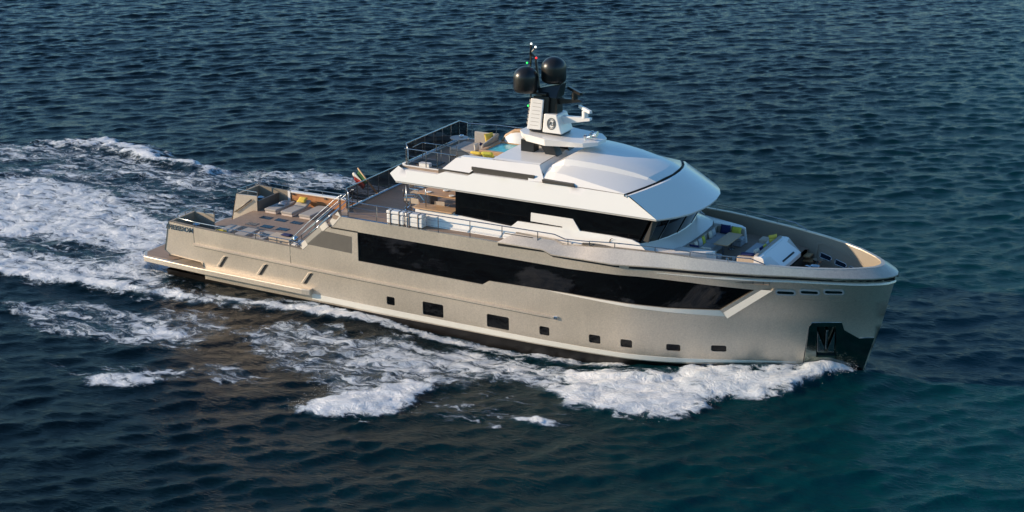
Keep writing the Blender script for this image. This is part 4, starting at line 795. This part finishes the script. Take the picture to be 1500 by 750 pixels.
# ---------------------------------------------------------------- mast
m = M(); pl_ = [(20.15, -.5), (20.6, -1.0), (21.85, -1.34), (23.65, -1.05), (24.15, -.45), (24.15, .45), (23.65, 1.05), (21.85, 1.34), (20.6, 1.0), (20.15, .5)]
zt = lambda x: 9.36 - .03 * (x - 20.2); m.prism([(x + (.12 if x < 21 else -.02), y * .93, zt(x) - float(np.interp(x, [20, 21.8, 24.2], [.36, .34, .17]))) for x, y in pl_], [(x, y, zt(x)) for x, y in pl_])
mast = m.build('mast', WHITE, Y, bevel=.015)
for s in (-1, 1):
    m = M(); m.box(20.42, 21.08, s * .35, s * .88, 8.44, 9.04); m.build('mast_foot', BLACK, mast)
    m = M(); m.hexa([(21.72, s * .35, 8.45), (22.3, s * .35, 8.45), (22.3, s * .9, 8.45), (21.72, s * .9, 8.45)], [(21.35, s * .35, 9.02), (21.98, s * .35, 9.02), (21.98, s * .9, 9.02), (21.35, s * .9, 9.02)]); m.build('mast_foot', BLACK, mast)

m = M(); m.hexa([(20.72, -.5, 9.36), (22.3, -.5, 9.32), (22.3, .5, 9.32), (20.72, .5, 9.36)], [(20.74, -.5, 9.42), (22.3, -.5, 9.38), (22.3, .5, 9.38), (20.74, .5, 9.42)])
m.hexa([(20.62, -.46, 9.4), (21.55, -.46, 9.4), (21.55, .46, 9.4), (20.62, .46, 9.4)], [(20.82, -.42, 11.02), (21.62, -.42, 11.05), (21.62, .42, 11.05), (20.82, .42, 11.02)])
m.hexa([(21.5, -.3, 9.4), (22.0, -.3, 9.4), (22.0, .3, 9.4), (21.5, .3, 9.4)], [(21.6, -.3, 11.1), (21.95, -.3, 11.1), (21.95, .3, 11.1), (21.6, .3, 11.1)])
m.hexa([(21.2, -.35, 11.0), (21.95, -.35, 11.0), (21.95, .45, 11.0), (21.2, .45, 11.0)], [(20.9, -.2, 11.35), (22.0, .0, 11.6), (22.0, .6, 11.6), (21.0, .5, 11.35)])
m.pyz([(-.5, 11.12), (.5, 11.12), (.5, 11.22), (-.5, 11.22)], 20.1, 21.5)
m.build('mast_column', BLACK, mast, bevel=.02)
for s in (-1, 1):
    m = M(); m.hexa([(20.56, s * .47, 9.48), (21.28, s * .47, 9.5), (21.28, s * .58, 9.5), (20.56, s * .58, 9.48)], [(20.76, s * .44, 10.93), (21.4, s * .44, 10.93), (21.4, s * .55, 10.93), (20.76, s * .55, 10.93)]); v = m.build('vent_panel', WHITE, mast, bevel=.035)
    m = M()
    for k in range(7):
        z = 9.68 + k * .175; x = 20.56 + .2 * (z - 9.48) / 1.45; yy_ = s * (.58 - .03 * (z - 9.48) / 1.45)
        m.hexa([(x + .14, yy_ + s * .004, z), (x + .56, yy_ + s * .004, z), (x + .56, yy_ - s * .01, z), (x + .14, yy_ - s * .01, z)], [(x + .14, yy_ + s * .004, z + .016), (x + .56, yy_ + s * .004, z + .016), (x + .56, yy_ - s * .01, z + .016), (x + .14, yy_ - s * .01, z + .016)])
        m.box(x - .05, x + .04, s * .5, s * .54, z + .02, z + .14)
    m.build('louvre_slots', TAUPE, mast)
    # circular crest on the white pod
    m = M(); cx_, cz_ = 21.83, 9.86; yv = lambda z: s * (.62 - .08 * (z - 9.42) / .86)
    for ra, rb, w in ((.205, .255, .018), (.155, .19, .014)):
        ring = []
        for a in np.linspace(0, 2 * math.pi, 33):
            ring.append([(cx_ + (ra + d) * math.cos(a), yv(cz_ + (rb + d) * math.sin(a)) + s * .012, cz_ + (rb + d) * math.sin(a)) for d in (-w, w)])
        m.loft(ring)
    m.build('crest', DGREY, mast)
    ux = Vector((1 * (1 if s < 0 else -1), 0, 0))
    text_obj('crest_lettering', 'RS', .24, DGREY, mast, Matrix(((ux.x, 0, 0, cx_), (0, -s * .09, s, yv(cz_) + s * .012), (0, 1, 0, cz_), (0, 0, 0, 1))), .004)
m = M(); m.prism([(21.38, -.62, 9.42), (22.38, -.62, 9.42), (22.08, -.54, 10.28), (21.42, -.54, 10.28)], [(21.38, .62, 9.42), (22.38, .62, 9.42), (22.08, .54, 10.28), (21.42, .54, 10.28)]); m.build('mast_pod', WHITE, mast, bevel=.05)
m = M(); m.prism([(22.0, -.16, 10.16), (23.55, -.13, 10.2), (23.55, -.13, 10.08), (22.2, -.16, 9.8)], [(22.0, .16, 10.16), (23.55, .13, 10.2), (23.55, .13, 10.08), (22.2, .16, 9.8)]); m.build('radar_arm', WHITE, mast, bevel=.02)
def radar(c, yaw_, mt, L=1.35):
    m = M(); m.lathe([(.15, 0), (.15, .3), (.1, .34)], c, 12); d = Vector((math.cos(yaw_), math.sin(yaw_), 0)); n_ = Vector((-d.y, d.x, 0)); cc = Vector(c) + Vector((0, 0, .34))
    P = lambda a, b, z: tuple(cc + d * a + n_ * b + Vector((0, 0, z)))
    m.hexa([P(-L / 2, -.08, 0), P(L / 2, -.08, 0), P(L / 2, .08, 0), P(-L / 2, .08, 0)], [P(-L / 2, -.06, .12), P(L / 2, -.06, .12), P(L / 2, .06, .12), P(-L / 2, .06, .12)]); return m.build('radar_scanner', mt, mast, smooth=True, angle=35)
radar((23.25, 0, 10.18), R(-42), WHITE, 1.3)
m = M(); m.prism([(21.6, -.14, 10.95), (23.0, -.12, 11.02), (23.15, -.12, 10.92), (21.6, -.14, 10.62)], [(21.6, .14, 10.95), (23.0, .12, 11.02), (23.15, .12, 10.92), (21.6, .14, 10.62)]); m.build('upper_radar_arm', BLACK, mast, bevel=.02)
radar((22.72, 0, 10.98), R(-42), BLACK, 1.5)
for c, h in (((20.47, -.5, 11.22), 1), ((21.5, .28, 11.62), 1)):
    m = M(); pr = [(.34, -.05), (.47, -.01), (.55, .07), (.575, .16), (.575, .66)] + [(.575 * math.cos(a), .66 + .50 * math.sin(a)) for a in np.linspace(.15, 1.5, 9)]; m.lathe(pr, c, 28); m.build('satellite_dome', BLACK, mast, smooth=True, angle=50)
m = M(); m.tube([(20.6, -.3, 9.3), (20.62, -.28, 11.2)], .035); m.tube([(20.35, .15, 11.1), (20.38, .15, 12.75), (20.44, .0, 12.85), (20.48, .0, 13.3)], .05); m.tube([(20.85, .1, 11.2), (20.66, .1, 12.7), (20.48, 0, 12.88)], .06); m.tube([(20.5, 0, 12.95), (20.68, 0, 13.15)], .025); m.box(20.6, 20.76, -.06, .06, 13.12, 13.16)
m.build('aerial_pole', BLACK, mast, smooth=True, angle=50)
for c, mt in (((20.48, 0, 13.33), LWHT), ((20.70, 0, 13.2), LWHT), ((20.78, -.08, 12.72), LRED), ((20.26, .02, 12.42), LGRN), ((20.52, -.36, 10.52), LGRN)):
    m = M(); m.lathe([(.015, -.045), (.04, -.03), (.045, .015), (.02, .045)], c, 10); m.build('navigation_light', mt, mast, smooth=True)
for y in (-.35, .05, .42):
    m = M(); x = 23.55 - abs(y) * .3; m.lathe([(.05, 0), (.04, .08), (.09, .12), (.11, .2), (.05, .26)], (x, y, 9.24), 12); m.tube([(x - .02, y, 9.36), (x + .28, y, 9.42)], [.05, .10], 10); m.build('searchlight', CHROME, mast, smooth=True, angle=50)

# ---------------------------------------------------------------- railings
def railing(name, pts, posts, wires=(), r=.024, mt=STEELD):
    m = M(); m.tube(pts, r)
    for p, h in posts: m.tube([p, (p[0], p[1], p[2] + h)], r * .9, 5)
    for w in wires: m.tube(w, .008, 4)
    return m.build(name, mt, Y, smooth=True, angle=60)
def cap(x): return float(np.interp(x, [21.75, 23.72, 24.14, 25.4, 26.7] + [a[0] for a in CAPT], [5.56, 5.53, 5.38, 5.5, 5.6] + [a[2] for a in CAPT])), float(np.interp(x, [21.75, 23.7, 24.14, 25.4, 26.7] + [a[0] for a in CAPT], [3.93, 3.94, 3.96, 3.96, 3.93] + [a[1] for a in CAPT]))
for s in (-1, 1):
    yb = lambda x: s * (HY(x, 5) - .1)
    ps = [12.85] + [14.45, 16.1, 17.78, 19.45, 21.1]
    railing('upper_deck_railing', [(12.38, yb(12.5), 6.0), (12.75, yb(12.7), 5.86), (12.95, yb(13), 5.85)] + [(x, yb(x), 5.82) for x in (14, 16, 18, 20, 22, 23.6)] + [(23.75, yb(23.7), 5.81), (24.2, s * 3.9, 5.64), (25.4, s * 3.9, 5.7)],
            [((x, yb(x), 5.03), .80) for x in ps] + [((12.38, yb(12.5), 5.1), .9), ((22.9, yb(22.9), 5.4), .42), ((24.35, s * 3.9, 5.4), .26)],
            [[(x, yb(x), z) for x in (12.8, 14.45, 16.1, 17.78, 19.45, 21.1)] for z in (5.3, 5.56)])
    xx = [25.4, 26.7, 28, 29.3, 30.6, 31.6, 32.5]
    railing('bow_railing', [(x, s * (cap(x)[1] - .06), cap(x)[0] + .22) for x in xx] + [(33.1, s * (cap(33.1)[1] - .05), cap(33.1)[0] + .02)], [((x, s * (cap(x)[1] - .06), cap(x)[0]), .22) for x in (25.4, 26.6, 28.4, 29.95, 31.55)])
    ya = lambda x: s * (HY(x, 3.1) - .09)
    railing('aft_railing', [(3.2, s * 1.86, 3.44), (1.92, s * 1.86, 3.44), (1.98, s * 2.6, 3.44), (2.05, s * 3.35, 3.44), (2.3, s * 3.72, 3.42)] + [(x, ya(x), 3.37) for x in (3.5, 6, 8, 9.4)] + [(9.9, ya(9.9), 3.3), (10.2, ya(10.2), 3.06)],
            [((x, ya(x), 3.1), .27) for x in (3.45, 4.85, 6.0, 7.3, 8.6, 9.4)] + [((2.3, s * 3.72, 3.2), .2), ((2.05, s * 3.3, 3.2), .22), ((1.97, s * 2.6, 3.2), .22), ((1.92, s * 1.86, 3.2), .24), ((2.6, s * 1.86, 3.22), .2), ((3.2, s * 1.86, 3.2), .24)])
for y in (-3.78, -2.77):
    f = lambda x, d: (x, y, 2.42 + (x - 9.25) * (2.58 / 3.0) + d)
    railing('stair_handrail', [f(9.2, .85), f(10.4, .95), f(12.1, .98), (12.38, y, 6.02)], [((9.25, y, 2.43), .85), ((10.8, y, 3.6), 1.1), ((12.3, y, 5.0), 1.02)], [[f(9.25, d), f(12.25, d)] for d in ()])
    m = M()
    for d in (.35, .62): m.tube([f(9.3, d), f(12.25, d)], .022, 5)
    m.build('stair_rail_bar', CHROME, Y, smooth=True)
m = M(); m.lathe([(.1, 0), (.14, .1), (.14, .25), (.05, .33)], (9.2, -3.2, 3.0), 12); m.build('mooring_cleat', CHROME, Y, smooth=True, angle=50)
# smoked glass screen across the aft end of the upper deck
def screen(name, x, ys, zb, zt, xe, ye, ze):
    m = M(); tops = [(xe, -ye, zb + .1), (xe, -ye, ze), (x, -ys, zt), (x, ys, zt), (xe, ye, ze), (xe, ye, zb + .1)]
    m.tube(tops, .03); n = 7
    for k in range(n): y = -ys + 2 * ys * k / (n - 1); m.tube([(x, y, zb), (x, y, zt)], .028, 5)
    m.tube([(xe, -ye, zb + .02), (x + .05, -ys, zb + .02), (x + .05, ys, zb + .02), (xe, ye, zb + .02)], .045, 5); fr = m.build(name, STEELD, Y, smooth=True, angle=60)
    g = M(); g.loft([[(xe, -ye, zb + .08), (x + .02, -ys, zb + .08), (x + .02, ys, zb + .08), (xe, ye, zb + .08)], [(xe, -ye, ze - .03), (x + .02, -ys, zt - .03), (x + .02, ys, zt - .03), (xe, ye, ze - .03)]]); g.build('tinted_pane', TINT, fr)
screen('upper_deck_screen', 12.02, 2.85, 5.05, 6.05, 12.45, 3.3, 5.98)
screen('fly_screen', 15.22, 2.5, 7.68, 8.58, 15.5, 2.8, 8.45)
railing('fly_railing', [(15.3, -2.8, 8.42), (17.3, -2.8, 8.42), (18.0, -2.75, 8.40)], [((x, -2.86, 7.6), .82) for x in (15.42, 16.5, 17.1)] + [((17.7, -2.8, 7.9), .52)], [[(15.4, -2.84, 8.1), (17.1, -2.84, 8.1)], [(15.4, -2.84, 7.85), (17.1, -2.84, 7.85)]])
railing('fly_railing', [(15.5, 2.8, 8.42), (17.0, 2.85, 8.5), (19.0, 2.9, 8.5), (21.3, 2.8, 8.52), (21.5, 2.7, 8.4)], [((x, 2.85, 7.6), .9) for x in (15.75, 17.1, 18.35, 19.5, 20.7)])
railing('stairwell_railing', [(15.5, -2.4, 8.4), (15.5, -1.5, 8.42), (17.0, -1.5, 8.42), (17.2, -1.2, 8.42), (17.2, -1.2, 7.65)], [((x, -1.5, 7.62), .8) for x in (15.5, 16.25, 17.0)] + [((16.8, -2.0, 7.62), .72)], [[(15.5, -1.5, 8.0), (17, -1.5, 8.0)]])
m = M(); m.box(15.6, 16.8, -2.4, -1.6, 7.63, 7.66); m.build('stair_hatch', DGREY, Y); m = M(); m.box(16.05, 16.6, -2.75, -2.5, 7.62, 7.82); m.build('fly_locker', WHITE, Y, bevel=.02)
# crescent mark on the cabin side
m = M(); m.loft([[(26.25 + (.17 + d) * math.cos(a), -(wy(5.6) + .012), 5.62 + (.17 + d * .7) * math.sin(a)) for d in (-.035 * math.sin((a - 1.6) / 3.2 * math.pi), .02)] for a in np.linspace(1.7, 4.7, 12)]); m.tube([(26.1, -(wy(5.6) + .015), 5.60), (26.55, -(wy(5.6) + .015), 5.585)], .008, 4); m.build('crescent_mark', CHROME, cab)
m = M()
for x0 in (21.2,): m.box(x0, x0 + 1.45, -3.985, -3.96, 5.47, 5.50)
m.build('vent_slot', BLACKM, Y)
m = M(); m.loft([[(24.95 + 1.9 * t, -3.86, 5.52), (24.95 + 1.9 * t, -3.80, 5.52 + .11 * math.sin(math.pi * min(1, t * 1.05)) ** .5)] for t in np.linspace(0.02, .95, 9)]); m.box(25.0, 26.7, -3.86, -3.7, 5.50, 5.54); m.build('side_deck_fairing', DGREY, Y)

# flag on its raked staff
fl = thing('ensign_flag', 'green white and red striped ensign on raked wooden staff at the aft glass screen', 'flag', (11.83, 0, 5.0))
m = M(); m.tube([(.15, 0, 0), (-1.0, 0, 1.22)], [.05, .035], 8); m.build('flag_staff', WOODL, fl, smooth=True)
m = M(); nu, nv = 26, 10
m.v = [(0, 0, 0)] * 0
vs = []; 
for i in range(nu + 1):
    for j in range(nv + 1):
        u = i / nu; v = j / nv
        px_ = -.95 + .55 * v * .95; pz = 1.12 - .50 * v
        dx = -.50 * u - .10 * math.sin(u * 3) ; dz = -.55 * u * (1.05 - .25 * v) - .10 * math.sin(u * 9); dy = .16 * math.sin(u * 9 + v * 2.0) * u ** .5 + .35 * u
        vs.append((px_ + dx + .15 * u * v, dy - .1 * u, pz + dz))
fs = []; mi = []
for i in range(nu):
    for j in range(nv):
        a = i * (nv + 1) + j; fs.append((a, a + 1, a + nv + 2, a + nv + 1)); mi.append(0 if i < nu / 3 else (1 if i < 2 * nu / 3 else 2))
m.add(vs, fs); m.mi = mi; fo = m.build('flag_cloth', [GRNF, WHTF, REDF], fl, smooth=True)
sm = fo.modifiers.new('thick', 'SOLIDIFY'); sm.thickness = .012

# ================================================================= LOOSE THINGS ON DECK
def copy_thing(root, loc, label, rz=None):
    r = root.copy(); COL.objects.link(r); r.location = loc; r['label'] = label
    if rz is not None: r.rotation_euler = (0, 0, rz)
    for ch in list(root.children):
        c = ch.copy(); COL.objects.link(c); c.parent = r
        for g in ch.children: d = g.copy(); COL.objects.link(d); d.parent = c
    return r
def lounger(label, raised):
    t = thing('sun_lounger', label, 'sun lounger', (0, 0, 0), 0, 'sun loungers on the aft deck')
    m = M(); m.box(.03, .72, .04, 1.82, 0.0, .11); m.build('base', LBASE, t, bevel=.02)
    m = M()
    if raised: m.box(0, .75, 0, 1.25, .115, .25)
    else: m.box(0, .75, 0, 1.86, .115, .25)
    m.build('mattress', TAUPEL, t, bevel=.045)
    if raised: m = M(); m.hexa([(0, 1.26, .115), (.75, 1.26, .115), (.75, 1.82, .36), (0, 1.82, .36)], [(0, 1.22, .25), (.75, 1.22, .25), (.75, 1.78, .49), (0, 1.78, .49)]); m.build('headrest', TAUPEL, t, bevel=.04)
    return t
G3 = ('aftmost', 'middle', 'forward')
L0 = lounger('taupe sun lounger with a grey folded towel, beside the port mooring winch', False); L0.location = (3.72, 1.72, 2.422)
L1 = lounger('taupe sun lounger with raised headrest and square yellow cushion, before the teak panel', True); L1.location = (4.76, 1.72, 2.422)
copy_thing(L0, (5.92, 1.70, 2.422), 'bare taupe sun lounger on the port row, nearest the stair')
copy_thing(L0, (4.62, -1.35, 2.422), 'taupe sun lounger with a yellow roll cushion, by the starboard bulwark', R(180))
copy_thing(L0, (5.70, -1.37, 2.422), 'bare taupe sun lounger in the middle of the starboard row', R(180))
copy_thing(L0, (6.85, -1.45, 2.422), 'taupe sun lounger with crumpled pale towel, beside the sand coloured stair locker', R(180))
def pillow(label, mt, loc, w, h, th=.14, rot=(0, 0, 0), group=None, cat='cushion', name='cushion'):
    n = 10; vs = []
    def P(u, v, s):
        k = (1 - u ** 4) * (1 - v ** 4); pin = 1 - .07 * (1 - abs(u * v)) * (abs(u) ** 6 + abs(v) ** 6) * .9
        return (u * w / 2 * pin, s * th / 2 * k ** .5, v * h / 2 * pin)
    m = M(); g = np.linspace(-1, 1, n)
    m.loft([[P(u, v, 1) for u in g] for v in g]); m.loft([[P(u, v, -1) for u in g] for v in g])
    o = m.build(name, mt, None, smooth=True); o.location = loc; o.rotation_euler = [R(a) for a in rot]; tag(o, label, cat, group); return o
pillow('square yellow cushion leaning on the raised headrest of a port lounger', YEL, (5.13, 3.22, 2.422 + .52), .52, .42, .14, (-62, 0, 4))
pillow('yellow roll cushion on the aftmost starboard lounger', YEL, (4.25, -2.7, 2.422 + .31), .6, .3, .14, (80, 0, 0))
def towel(label, mt, loc, sx, sy, rz=0):
    m = M(); n = 12; rnd = random.Random(hash(label) % 999 if False else int(loc[0] * 100)); ph = rnd.random() * 6
    m.loft([[((i / n - .5) * sx, (j / n - .5) * sy, .06 + .09 * math.exp(-((i / n - .5) ** 2 + (j / n - .5) ** 2) * 7) * (1 + .6 * math.sin(i * 1.3 + ph) * math.cos(j * 1.1)) - .05 * (abs(i / n - .5) * 2) ** 4) for i in range(n + 1)] for j in range(n + 1)])
    o = m.build('towel', mt, None, smooth=True); o.location = loc; o.rotation_euler = (0, 0, R(rz)); so_ = o.modifiers.new('t', 'SOLIDIFY'); so_.thickness = -.03; tag(o, label, 'towel')
towel('grey folded towel lying on the lounger beside the mooring winch', PGREY, (4.15, 2.75, 2.65), .4, .5, 20)
towel('crumpled pale towel on the starboard lounger nearest the stair', TAUPEL, (6.35, -2.2, 2.65), .5, .45, -15)
pillow('navy cushion lying on the sand coloured locker at the stair foot', NAVY, (8.5, -2.95, 3.22), .6, .35, .10, (88, 0, 0))
# strapped white deck trunks
def trunk(label, loc):
    t = thing('deck_trunk', label, 'trunk', loc, 0, 'white strapped deck trunks')
    m = M(); m.box(0, .92, 0, .38, .03, .47); m.build('body', WHITE, t, bevel=.05)
    m = M(); m.box(-.01, .93, -.01, .39, .475, .65); m.build('lid', WHITE, t, bevel=.05)
    for x in (.18, .66): m = M(); m.box(x, x + .05, -.025, .405, .0, .665); m.build('strap', STRAP, t, bevel=.008)
    return t
T0 = trunk('white strapped deck trunk by the side rail, the aft one of the pair', (14.98, -3.98, 5.04))
copy_thing(T0, (16.0, -3.98, 5.04), 'white strapped deck trunk by the side rail, next to the cabin side wall')
# aft dining corner under the overhang
def director(label, loc, rz):
    t = thing('folding_chair', label, 'chair', loc, R(rz), 'folding chairs round the upper deck table')
    m = M()
    for y in (-.24, .24): m.tube([(-.25, y, 0), (.25, y, .5)], .028); m.tube([(.25, y, 0), (-.25, y, .5)], .028); m.tube([(-.28, y, .66), (.25, y, .66)], .03); m.tube([(.25, y, .5), (.25, y, .66)], .018); m.tube([(-.25, y, .5), (-.30, y, .98)], .028)
    m.build('frame', CHROME, t, smooth=True, angle=60)
    m = M(); m.box(-.24, .24, -.24, .24, .47, .5); m.build('seat', SANDF, t, bevel=.01)
    m = M(); m.hexa([(-.28, -.25, .70), (-.26, -.25, .70), (-.26, .25, .70), (-.28, .25, .70)], [(-.31, -.25, .97), (-.29, -.25, .97), (-.29, .25, .97), (-.31, .25, .97)]); m.build('backrest', SANDF, t)
    return t
C0 = director('sand folding chair with crossed steel legs, at the aft starboard end of the table', (14.75, -1.55, 5.036), 30)
copy_thing(C0, (14.35, -.2, 5.036), 'sand folding chair at the aft end of the dining table', R(0))
copy_thing(C0, (15.7, -2.35, 5.036), 'sand folding chair on the starboard side of the table', R(90))
copy_thing(C0, (17.0, -2.25, 5.036), 'sand folding chair in shade beside the dark cabin glass', R(95))
copy_thing(C0, (15.6, 1.3, 5.036), 'sand folding chair on the far port side of the table', R(-90))
tb = thing('dining_table', 'long pale teak dining table under the flybridge overhang', 'table', (16.1, -.5, 5.036))
m = M(); m.box(-1.2, 1.3, -.6, .6, .70, .75); m.build('tabletop', WOODL, tb, bevel=.015)
for x in (-.7, .8): m = M(); m.box(x, x + .1, -.35, .35, 0, .7); m.build('leg', STEELD, tb)
for k, (x, y) in enumerate(((15.4, -.8), (16.0, -.2), (16.7, -.85))):
    m = M(); m.lathe([(.05, 0), (.14, .01), (.15, .03), (.12, .03)], (0, 0, 0), 14); o = m.build('plate', WHITE, None, smooth=True); o.location = (x, y, 5.79); tag(o, ('white plate on the aft end of the long teak table', 'white plate in the middle of the long teak table', 'white plate on the cabin end of the long teak table')[k], 'plate', 'plates on the long teak table')
m = M(); m.pxy([(16.1, -3.36), (18.15, -3.36), (18.15, -2.55), (16.0, -2.55)], 5.76, 5.83); sbt = m.build('teak_side_shelf', WOODL, Y, bevel=.02)
m = M(); m.box(16.12, 18.15, -2.6, -2.53, 5.04, 5.755); m.build('side_shelf_panel', WOODL, Y)
m = M(); m.tube([(15.55, -3.1, 5.04), (15.55, -3.1, 6.9)], .03, 8); m.tube([(16.6, -3.1, 5.83), (16.6, -3.1, 6.9)], .022, 8); m.build('overhang_post', STEELD, Y, smooth=True)
# bow dining table
tb = thing('bow_table', 'pale oak dining table standing inside the U shaped bow sofa', 'table', (30.28, .22, 4.752))
m = M(); m.box(-.32, .34, -.95, .95, .60, .65); m.build('tabletop', WOODL, tb, bevel=.015)
for y in (-.55, .55): m = M(); m.lathe([(.16, 0), (.16, .02), (.05, .04), (.05, .58), (.12, .6)], (0, y, 0), 12); m.build('leg', STEELD, tb, smooth=True, angle=40)
PB = 'cushions on the bow sofas'
pillow('navy square cushion at the port end of the U shaped bow sofa', NAVY, (29.62, 1.62, 5.36), .48, .42, .15, (-14, 0, 0), PB)
pillow('lime yellow square cushion beside the navy one at the port end of the bow sofa', YGR, (30.15, 1.62, 5.35), .48, .40, .15, (-14, 0, 0), PB)
pillow('blue grey cushion leaning on the aft back of the bow sofa, nearest the navy cushion', PGREY, (29.28, 1.0, 5.33), .40, .36, .14, (-16, 0, 90), PB)
pillow('brown striped narrow cushion behind the bow table', STRP, (29.28, .62, 5.33), .34, .36, .12, (-16, 0, 90), PB)
pillow('lime yellow narrow cushion in the middle of the aft sofa back', YGR, (29.30, -.25, 5.33), .30, .38, .12, (-16, 0, 90), PB)
pillow('pale grey cushion beside the narrow lime cushion', PGREY, (29.29, -.62, 5.33), .40, .38, .14, (-16, 0, 90), PB)
pillow('small striped cushion next to the starboard corner of the bow sofa', STRP, (29.27, -1.05, 5.32), .34, .36, .12, (-16, 0, 90), PB)
pillow('royal blue cushion in the starboard corner of the bow sofa', NAVY, (29.4, -1.58, 5.34), .46, .36, .14, (14, 0, 0), PB)
pillow('cream striped cushion at the starboard end of the bow sofa', STRP, (29.95, -1.58, 5.33), .48, .34, .15, (14, 0, 0), PB)
PL = 'cushions on the forward seat'
pillow('large yellow cushion in the port corner of the forward seat', YEL, (32.02, 1.3, 5.36), .5, .38, .14, (-20, 0, 60), PL)
pillow('yellow cushion slumped against the back of the forward seat, port side', YEL, (32.12, .95, 5.3), .45, .34, .14, (-30, 10, 80), PL)
pillow('pale grey cushion in the middle of the forward seat back', PGREY, (32.08, .45, 5.32), .32, .34, .12, (-20, 0, 90), PL)
pillow('lime narrow cushion in the middle of the forward seat', YGR, (32.08, .12, 5.3), .3, .3, .12, (-20, 0, 90), PL)
pillow('navy cushion between the lime and cream ones on the forward seat', NAVY, (32.06, -.28, 5.3), .34, .3, .12, (-20, 0, 90), PL)
pillow('cream cushion leaning at the starboard end of the forward seat back', STRP, (32.05, -.85, 5.33), .42, .38, .14, (-24, 0, 80), PL)
pillow('flat navy cushion lying on the starboard arm of the forward seat', NAVY, (31.75, -1.25, 5.34), .62, .4, .08, (88, 0, 10), PL)
for x, y, lb_ in ((30.95, -.75, 'small white lantern on the bow deck, starboard of the table'), (30.75, -1.05, 'small clear lantern beside the end of the bow sofa')):
    m = M(); m.lathe([(.06, 0), (.07, .02), (.07, .16), (.04, .2)], (0, 0, 0), 12); o = m.build('lantern', WHITE, None, smooth=True, angle=40); o.location = (x, y, 4.752); tag(o, lb_, 'lantern')
# fly deck loose furniture
t = thing('fly_daybed', 'taupe L shaped daybed beside the turquoise plunge pool', 'daybed', (17.2, .3, 7.62))
m = M(); m.box(-.85, .8, -.75, .75, .02, .28); m.build('base', TAUPE, t, bevel=.03)
m = M(); m.box(-.85, .78, -.74, .72, .285, .42); m.build('mattress', TAUPEL, t, bevel=.04)
m = M(); m.box(-.3, .95, .72, .86, .2, .95); m.build('side_back', TAUPEL, t, bevel=.04)
m = M(); m.hexa([(.78, -.78, .1), (.92, -.78, .1), (.92, .86, .1), (.78, .86, .1)], [(.86, -.7, .75), (.98, -.7, .75), (.98, .86, .98), (.86, .86, .98)]); m.build('end_back', TAUPE, t, bevel=.04)
pillow('large yellow cushion on the daybed by the plunge pool', YEL, (17.88, .72, 8.42), .55, .5, .16, (-15, 0, 70))
pillow('thin navy cushion lying against the daybed end', NAVY, (17.86, .12, 8.22), .55, .16, .10, (-10, 25, 80))
pillow('cream cushion at the near end of the daybed', STRP, (17.75, -.3, 8.2), .3, .38, .12, (-10, 0, 75))
pillow('yellow cushion on the grey bench beside the plunge pool rim', YEL, (18.45, -1.5, 8.27), .6, .4, .16, (70, 0, 0), 'cushions on the pool bench')
pillow('olive and yellow cushion on the pool bench nearest the mast', YGR, (19.1, -1.65, 8.32), .6, .42, .18, (50, 0, 10), 'cushions on the pool bench')
t = thing('round_side_table', 'round pale table with cups near the fly deck glass screen', 'table', (15.9, 1.3, 7.62))
m = M(); m.lathe([(.2, 0), (.2, .02), (.04, .05), (.04, .42), (.45, .44), (.45, .47)], (0, 0, 0), 20); m.build('tabletop', GREYW, t, smooth=True, angle=40)
m = M(); m.lathe([(.03, .475), (.09, .48), (.11, .6), (.05, .62)], (.1, .05, 0), 12); o = m.build('bowl', CHROME, None, smooth=True); o.location = (15.9, 1.3, 7.62); tag(o, 'small silver bowl on the round fly deck table', 'bowl')
